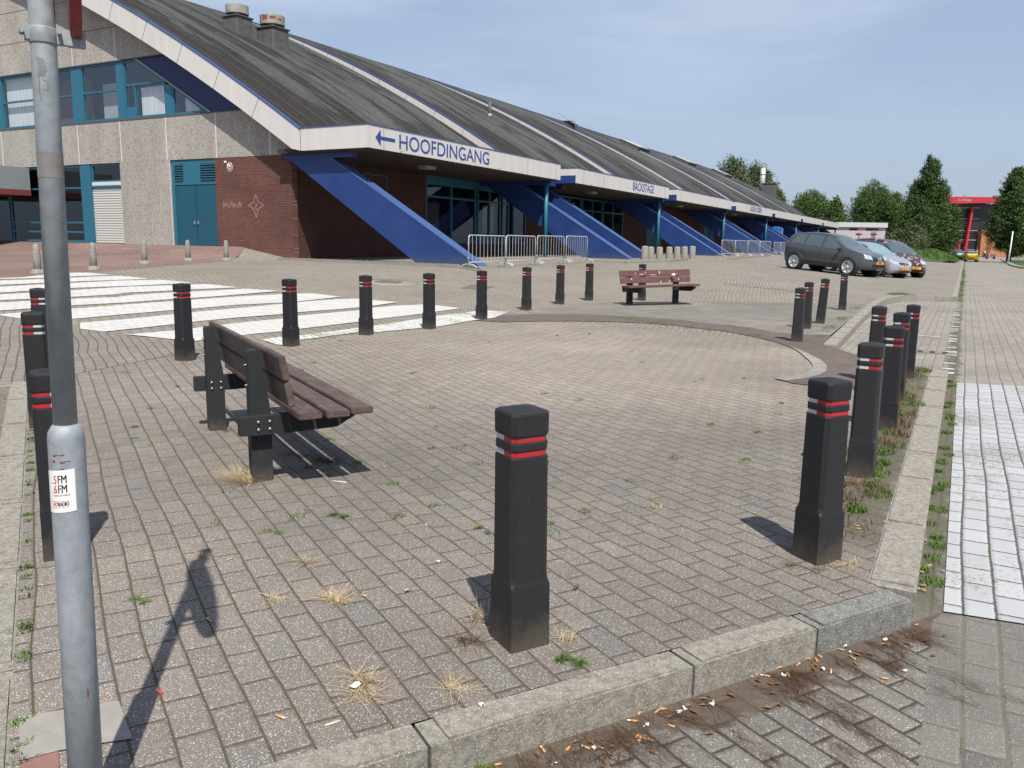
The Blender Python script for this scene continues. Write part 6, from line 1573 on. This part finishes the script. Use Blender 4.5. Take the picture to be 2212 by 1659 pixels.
# ------------------------------------------------------------------ weeds, tufts and litter
def tuft(name,px,py,n,h,spread,mat,label=None,cat=None,group=None,z=None,flat=.5,w=.0035,radius=.03,kind=None,pos=None,bias=(0,0)):
    if pos: x,y,z=pos
    else: x,y,z=ong(px,py) if z is None else (*onz(px,py,z),z)
    sp=[]; tdir=R_(-32)+random.choice((0,math.pi))+random.gauss(0,.35); n=int(n*1.7); w=w*.72
    for i in range(n):
        a=random.gauss(tdir,1.5); r=radius*math.sqrt(random.random()); l=spread*(random.random()**1.6*1.1+.12)
        sp.append((math.cos(R_(-32))*r*1.8*random.choice((-1,1)),math.sin(R_(-32))*r*1.8*random.uniform(-1,1),-.002,h*random.uniform(.15,1)*(1-flat*random.random()),math.cos(a)*l+bias[0]*random.random(),math.sin(a)*l+bias[1]*random.random(),w*random.uniform(.6,1.3)))
    o=blades(name,sp,mat); o.location=(x,y,z); tag(o,label,cat,group,kind); return o
tuft('dry_grass_tuft',530,1040,190,.13,.20,LM['straw'],'big straw-coloured grass tuft at the foot of the near bench leg','grass tuft',w=.003,radius=.05,bias=(-.16,-.10))
DT=[(722,1298,110,.06,.16,'dry grass tuft in the paving, largest of those left of the nearest bollard'),
    (655,1215,60,.05,.13,'dry grass tuft in the paving, above and left of the largest one'),
    (597,1298,36,.04,.12,'sparse dry tuft in the paving, left of the largest one'),
    (780,1468,70,.06,.14,'dry grass tuft by the white scrap of paper, toward the front kerb'),
    (785,1500,50,.03,.16,'flat dry tuft just in front of the white scrap of paper'),
    (1010,1385,70,.06,.16,'brown dry weeds at the left foot of the nearest bollard'),
    (985,1490,50,.02,.16,'flat withered grass lying on the pavers near the front kerb'),
    (440,1205,40,.05,.08,'small green-brown tuft inside the shadow of the sign'),
    (1420,1098,40,.04,.07,'small yellow-green tuft in the middle of the island paving')]
for (px,py,n,h,s,lab) in DT: tuft('dry_grass_tuft',px,py,n,h,s,LM['straw'] if 'brown' not in lab or 'green' in lab else LM['brownweed'],lab,'grass tuft','dry tufts in the paving',w=.0028,radius=.02)
for (px,py,n,h,s,mt,lab) in ((1060,1345,90,.10,.10,'straw','dried weeds leaning on the left foot of the nearest bollard'),(1195,1375,70,.06,.10,'straw','dried weeds at the right foot of the nearest bollard'),
    (1735,1225,60,.04,.09,'brownweed','dried weeds round the foot of the right front bollard'),(1810,1220,60,.05,.08,'straw','straw at the right foot of the right front bollard'),
    (1865,1050,90,.07,.12,'brownweed','dried weeds at the foot of the second bollard in the right row'),(700,995,160,.04,.16,'needle','dark withered weeds lying under the near bench'),(640,985,90,.03,.12,'needle','brown moss behind the near bench leg'),
    (480,930,60,.05,.06,'brownweed','dry weeds at the foot of the far leg of the near bench'),(400,785,40,.05,.06,'straw','dry weeds at the foot of the bollard left of the near bench')):
    tuft('dried_weeds',px,py,n,h,s,LM[mt],lab,'weeds',w=.003,radius=.05)
for (px,py,n,h,s,lab) in ((732,1115,110,.035,.05,'green weed in the paving before the near bench'),(1232,1428,130,.035,.05,'green weed by the front kerb, right of the nearest bollard'),(590,1150,50,.03,.03,'small green weed left of the largest dry tuft'),
    (305,1298,60,.03,.05,'green weed beside the foot of the sign pole'),(1065,1155,50,.03,.03,'green weed behind the left side of the nearest bollard')):
    tuft('green_weed',px,py,n,h,s,LM['grass'],lab,'weed','green weeds in the joints',w=.004,radius=.03)
# ground cover of small weeds along the kerbs and joints
sp=[]
def weeds(cx_,cy_,r,n,h=.035,zf=zt):
    for i in range(n):
        a=random.uniform(0,6.283); d=r*math.sqrt(random.random()); x=cx_+math.cos(a)*d; y=cy_+math.sin(a)*d*1.4; l=random.uniform(.01,.04)
        sp.append((x,y,zf(x,y)-.001,h*random.uniform(.4,1.2),random.uniform(-l,l),random.uniform(-l,l),.005))
y=4.1
while y<11:
    weeds(random.uniform(-.42,-.30),y,random.uniform(.05,.12),random.choice((0,60,160,260))); y+=random.uniform(.16,.38)
for k in range(40): weeds(random.uniform(-.05,.04),random.uniform(3.9,11),random.uniform(.02,.05),random.choice((20,60,90)),.03,road)
for k in range(60): weeds(random.gauss(-.03,.06),random.uniform(28.5,75),random.uniform(.05,.16),60,.05,road)
for k in range(22): weeds(random.uniform(-1.9,-1.2),26.9+random.uniform(.0,1.3),.1,40,.05)
for k in range(14): weeds(random.uniform(-1.6,-.2),28.25,.1,50,.05,road)
for k in range(70):
    px,py=random.uniform(150,1750),random.uniform(700,1150); x,y,z=ong(px,py)
    if x<-7.5 or y>13: continue
    weeds(x,y,random.uniform(.015,.05),random.choice((12,25,40)),.018)
for k in range(26):
    px=random.uniform(640,1110); py=746-(px-575)*.142+random.uniform(-6,5); x,y,z=ong(px,py); weeds(x,y,.12,40,.03)
for (a,b,n) in (((-1.95,13.5),(-2.2,22),16),((-6,14.9),(-2.6,13.4),14)):
    for k in range(n): t=random.random(); weeds(a[0]+(b[0]-a[0])*t,a[1]+(b[1]-a[1])*t,.12,50,.035)
for k in range(30):
    t=k/30; px=1240-560*0+random.uniform(-170,150); 
    q=fk(random.uniform(1.9,2.5),FL+random.uniform(.02,.14)); weeds(q[0],q[1],.02,26,.03,road)
for k in range(45):
    q=Vector(cornL)+Vector((LDX,LDY))*random.uniform(0,6.2); weeds(q.x+.02,q.y+.02,.02,16,.02)
blades('small_weeds',sp,LM['grass'],'stuff')
sp=[]
y=4.4
while y<11:
    weeds(random.uniform(-.58,-.30),y,random.uniform(.08,.16),random.choice((50,90,140)),.05); y+=random.uniform(.14,.40)
for k in range(16): weeds(random.uniform(-.60,-.30),random.uniform(4.2,11),.10,50,.07)
blades('withered_weeds',sp,LM['brownweed'],'stuff')
# needles and twigs swept into the gutter
sp=[]
drift=[(random.uniform(-.05,1.9),random.uniform(.02,.16),random.gauss(R_(-25),.5)) for _ in range(46)]+[(random.uniform(.1,1.2),random.uniform(.15,.5),R_(-32)+random.gauss(0,.15)) for _ in range(16)]
for (t0_,d0_,a0_) in drift:
    for i in range(random.randint(22,60)):
        u_=random.gauss(0,.07); w_=random.gauss(0,.018); ca,sa=math.cos(a0_),math.sin(a0_)
        x,y=fk(t0_,FL+d0_); x+=ca*u_-sa*w_; y+=sa*u_+ca*w_
        # stay off the kerb
        if (x*0.843-y*0.537) < (fk(0,FL+.005)[0]*0.843-fk(0,FL+.005)[1]*0.537): continue
        a=a0_+random.gauss(0,.35); l=random.uniform(.03,.11)
        sp.append((x,y,ROADZ+.004+random.random()*.012,random.uniform(.0,.010),math.cos(a)*l,math.sin(a)*l,.0016))
blades('pine_needles',sp,LM['needle'],'stuff')
LV=[]
for i in range(60):
    x,y=fk(random.uniform(-.05,1.9),FL+abs(random.gauss(0,.10))+.02); LV.append((x,y))
m=MB().mat(simple('crumbled_leaf',(0.16,0.085,0.045),.9,var=.4,scale=30))
for (x,y) in LV:
    a=random.uniform(0,6.28); l=random.uniform(.008,.022); ca,sa=math.cos(a)*l,math.sin(a)*l; z=ROADZ+.006
    m.add([(x-ca,y-sa,z),(x-sa*.5,y+ca*.5,z+.006),(x+ca,y+sa,z+.003),(x+sa*.5,y-ca*.5,z+.008)],[(0,1,2,3)])
o=m.build('leaf_crumbs'); o['kind']='stuff'
# cigarette ends
FT=simple('cigarette_filter',(0.52,0.26,0.10),.8); CPp=simple('cigarette_paper',(0.58,0.55,0.50),.8)
def butt(kind=0):
    root=empty('cigarette_butt'); L_=.026
    m=MB().mat(FT); m.tube([(0,0,.004),(L_,0,.004)],.0042,8); m.build('filter',parent=root)
    if kind: m=MB().mat(CPp); m.tube([(L_,0,.004),(L_+.010,0,.0038)],.0038,8); m.build('paper',parent=root)
    return root
b0,b1=butt(0),butt(1); used={0:False,1:False}
def put_butt(x,y,z,lab,grp,k=None):
    k=random.choice((0,1)) if k is None else k; src=(b0,b1)[k]; o=src if not used[k] else copy_tree(src); used[k]=True
    o.location=(x,y,z); o.rotation_euler=(0,0,random.uniform(0,6.28)); q=random.uniform(.75,1.05); o.scale=(q,q*random.uniform(.85,1.15),q*random.uniform(.55,1.0)); tag(o,lab,'cigarette butt',grp)
def z8(x,y): return ((1728+x/2.56)*.8534,(1296+y/2.56)*.8534)
def z7(x,y): return ((864+x/2.56)*.8534,(1296+y/2.56)*.8534)
def z6(x,y): return ((x/2.56)*.8534,(1296+y/2.56)*.8534)
for p in [(420,1068),(500,1030),(565,1078),(600,1025),(795,968),(825,968),(857,960),(900,955),(1080,945),(1048,908),(1062,845),(1195,798),(1525,738),(960,1030),(690,1075),(565,1010),(735,1008),(1330,1095)]:
    x,y=onz(*z8(*p),ROADZ); k_=random.choice((0,1)); put_butt(x,y,ROADZ+.006,('bare orange cigarette filter among the brown needles in the gutter of the front kerb','orange cigarette butt with a white paper stub in the gutter of the front kerb')[k_],'cigarette butts in the front gutter',k_)
for p in [(1920,1330),(2030,1318),(2055,1295),(1925,1372),(2115,1393),(1905,1478),(1940,1465),(1965,1480),(1975,1492),(1320,1570),(1455,1562),(1610,1550),(1035,1648),(1700,1548)]:
    x,y=onz(*z7(*p),ROADZ); k_=random.choice((0,1)); put_butt(x,y,ROADZ+.006,('bare orange cigarette filter among the brown needles in the gutter of the front kerb','orange cigarette butt with a white paper stub in the gutter of the front kerb')[k_],'cigarette butts in the front gutter',k_)
for p in [(1590,375),(1562,405),(1697,400),(1575,488),(1575,525),(2040,468),(1608,355),(1577,190)]:
    x,y=onz(*z8(*p),ROADZ); put_butt(x,y,ROADZ+.009,'cigarette butt lying between the right kerb and the white painted paving','cigarette butts by the right kerb')
for p,lab in ((z8(1120,113),'cigarette butt on the mossy strip right of the front right bollard, near one'),(z8(1142,97),'cigarette butt on the mossy strip right of the front right bollard, far one'),(z8(1296,70),'cigarette butt on the moss beside the right kerb'),
    (z8(453,12),'cigarette butt on the paving left of the front right bollard'),(z7(122,540),'cigarette butt beside the largest dry tuft'),(z6(1512,305),'cigarette butt above the shadow of the sign'),(z6(1370,718),'cigarette butt at the tip of the sign shadow'),
    (z6(1785,1325),'cigarette butt with white paper on the paving left of the front kerb'),(z7(550,97),'cigarette butt on the paving behind the nearest bollard')):
    x,y,z=ong(*p); put_butt(x,y,z+.003,lab,'cigarette butts on the island paving')
# scraps of paper and other bits
def scrap(p,s,lab,mat,z=None,grp=None):
    x,y,z=ong(*p) if z is None else (*onz(*p,z),z)
    bm=bmesh.new(); n=9; c=bm.verts.new((0,0,.010)); ring=[bm.verts.new((math.cos(2*math.pi*k/n)*s*random.uniform(.5,1.1),math.sin(2*math.pi*k/n)*s*.6*random.uniform(.6,1.1),random.uniform(.002,.014))) for k in range(n)]
    for k in range(n): bm.faces.new((c,ring[k],ring[(k+1)%n]))
    m=MB().mat(mat); m.frombm(bm); o=m.build('paper_scrap'); o.location=(x,y,z+.004); o.rotation_euler=(0,0,random.uniform(0,3)); tag(o,lab,'litter',grp)
PW=simple('dirty_white_paper',(0.62,0.61,0.60),.9)
scrap(z7(90,1143),.022,'white scrap of paper on the dry tuft near the front kerb',PW); scrap(z7(905,1262),.015,'white scrap of paper on the paving beside the front kerb',PW)
scrap(z7(625,333),.013,'pale scrap of gum on the paving left of the nearest bollard',PW); scrap(z7(430,520),.016,'flat grey scrap of foil on the paving between the tufts',MAT['galv'])
for p,s in (((190,1258),.018),((655,1075),.014),((905,1035),.013),((1045,882),.012),((1310,845),.012),((1440,1040),.012),((1085,925),.010),((1365,745),.010),((15,1290),.016),((500,1050),.012),((685,990),.010)):
    scrap(z8(*p),s,'white scrap of paper among the needles in the front gutter',PW,ROADZ,'paper scraps in the front gutter')
for p,s in (((1975,1400),.014),((1640,1550),.014),((2190,1310),.014),((1380,1650),.012)): scrap(z7(*p),s,'white scrap of paper among the needles in the front gutter',PW,ROADZ,'paper scraps in the front gutter')
def stick(p0,p1,lab,mat,z=None):
    a=Vector(ong(*p0)); b=Vector(ong(*p1)); m=MB().mat(mat); m.tube([a+Vector((0,0,.004)),b+Vector((0,0,.005))],.0035,6); o=m.build('thin_stick'); tag(o,lab,'litter'); 
stick((717,1040),(748,1044),'white drinking straw lying in front of the shadow of the near bench',PW)
stick(z6(2105,1392),z6(2205,1362),'pale wooden stick on the paving left of the front kerb',simple('pale_wood',(0.55,0.45,0.35),.8))
m=MB().mat(MAT['redprint']); x,y,z=ong(*z6(1038,1175)); m.box(-.012,.012,-.005,.005,.001,.006); o=m.build('plastic_scrap'); o.location=(x,y,z); tag(o,'small red plastic scrap on the paving right of the pole shadow','litter')
m=MB().mat(simple('dry_leaf_brown',(0.14,0.06,0.035),.8)); x,y,z=ong(*z7(1495,515)); m.add([(0,0,.004),(.012,.012,.012),(.010,.05,.008),(.0,.075,.004),(-.008,.04,.012)],[(0,1,2,3,4)]); o=m.build('dry_leaf'); o.location=(x,y,z); tag(o,'curled brown leaf on the paving right of the nearest bollard','leaf')
# repair slab and odd pale tile by the pole
t6=lambda *P_:[ong(*z6(*p))[:2] for p in P_]
drape('pavement',t6((125,1340),(770,1235),(860,1480),(600,1520),(380,1560),(130,1625)),simple('pale_smooth_slab',(0.25,0.235,0.21),.9,var=.12,scale=12,bump=.4,bscale=80),dz=.007)
drape('pavement',t6((130,1630),(380,1562),(385,1700),(120,1760)),simple('red_tile',(0.20,0.105,0.09),.9,var=.15,scale=12),dz=.0065)
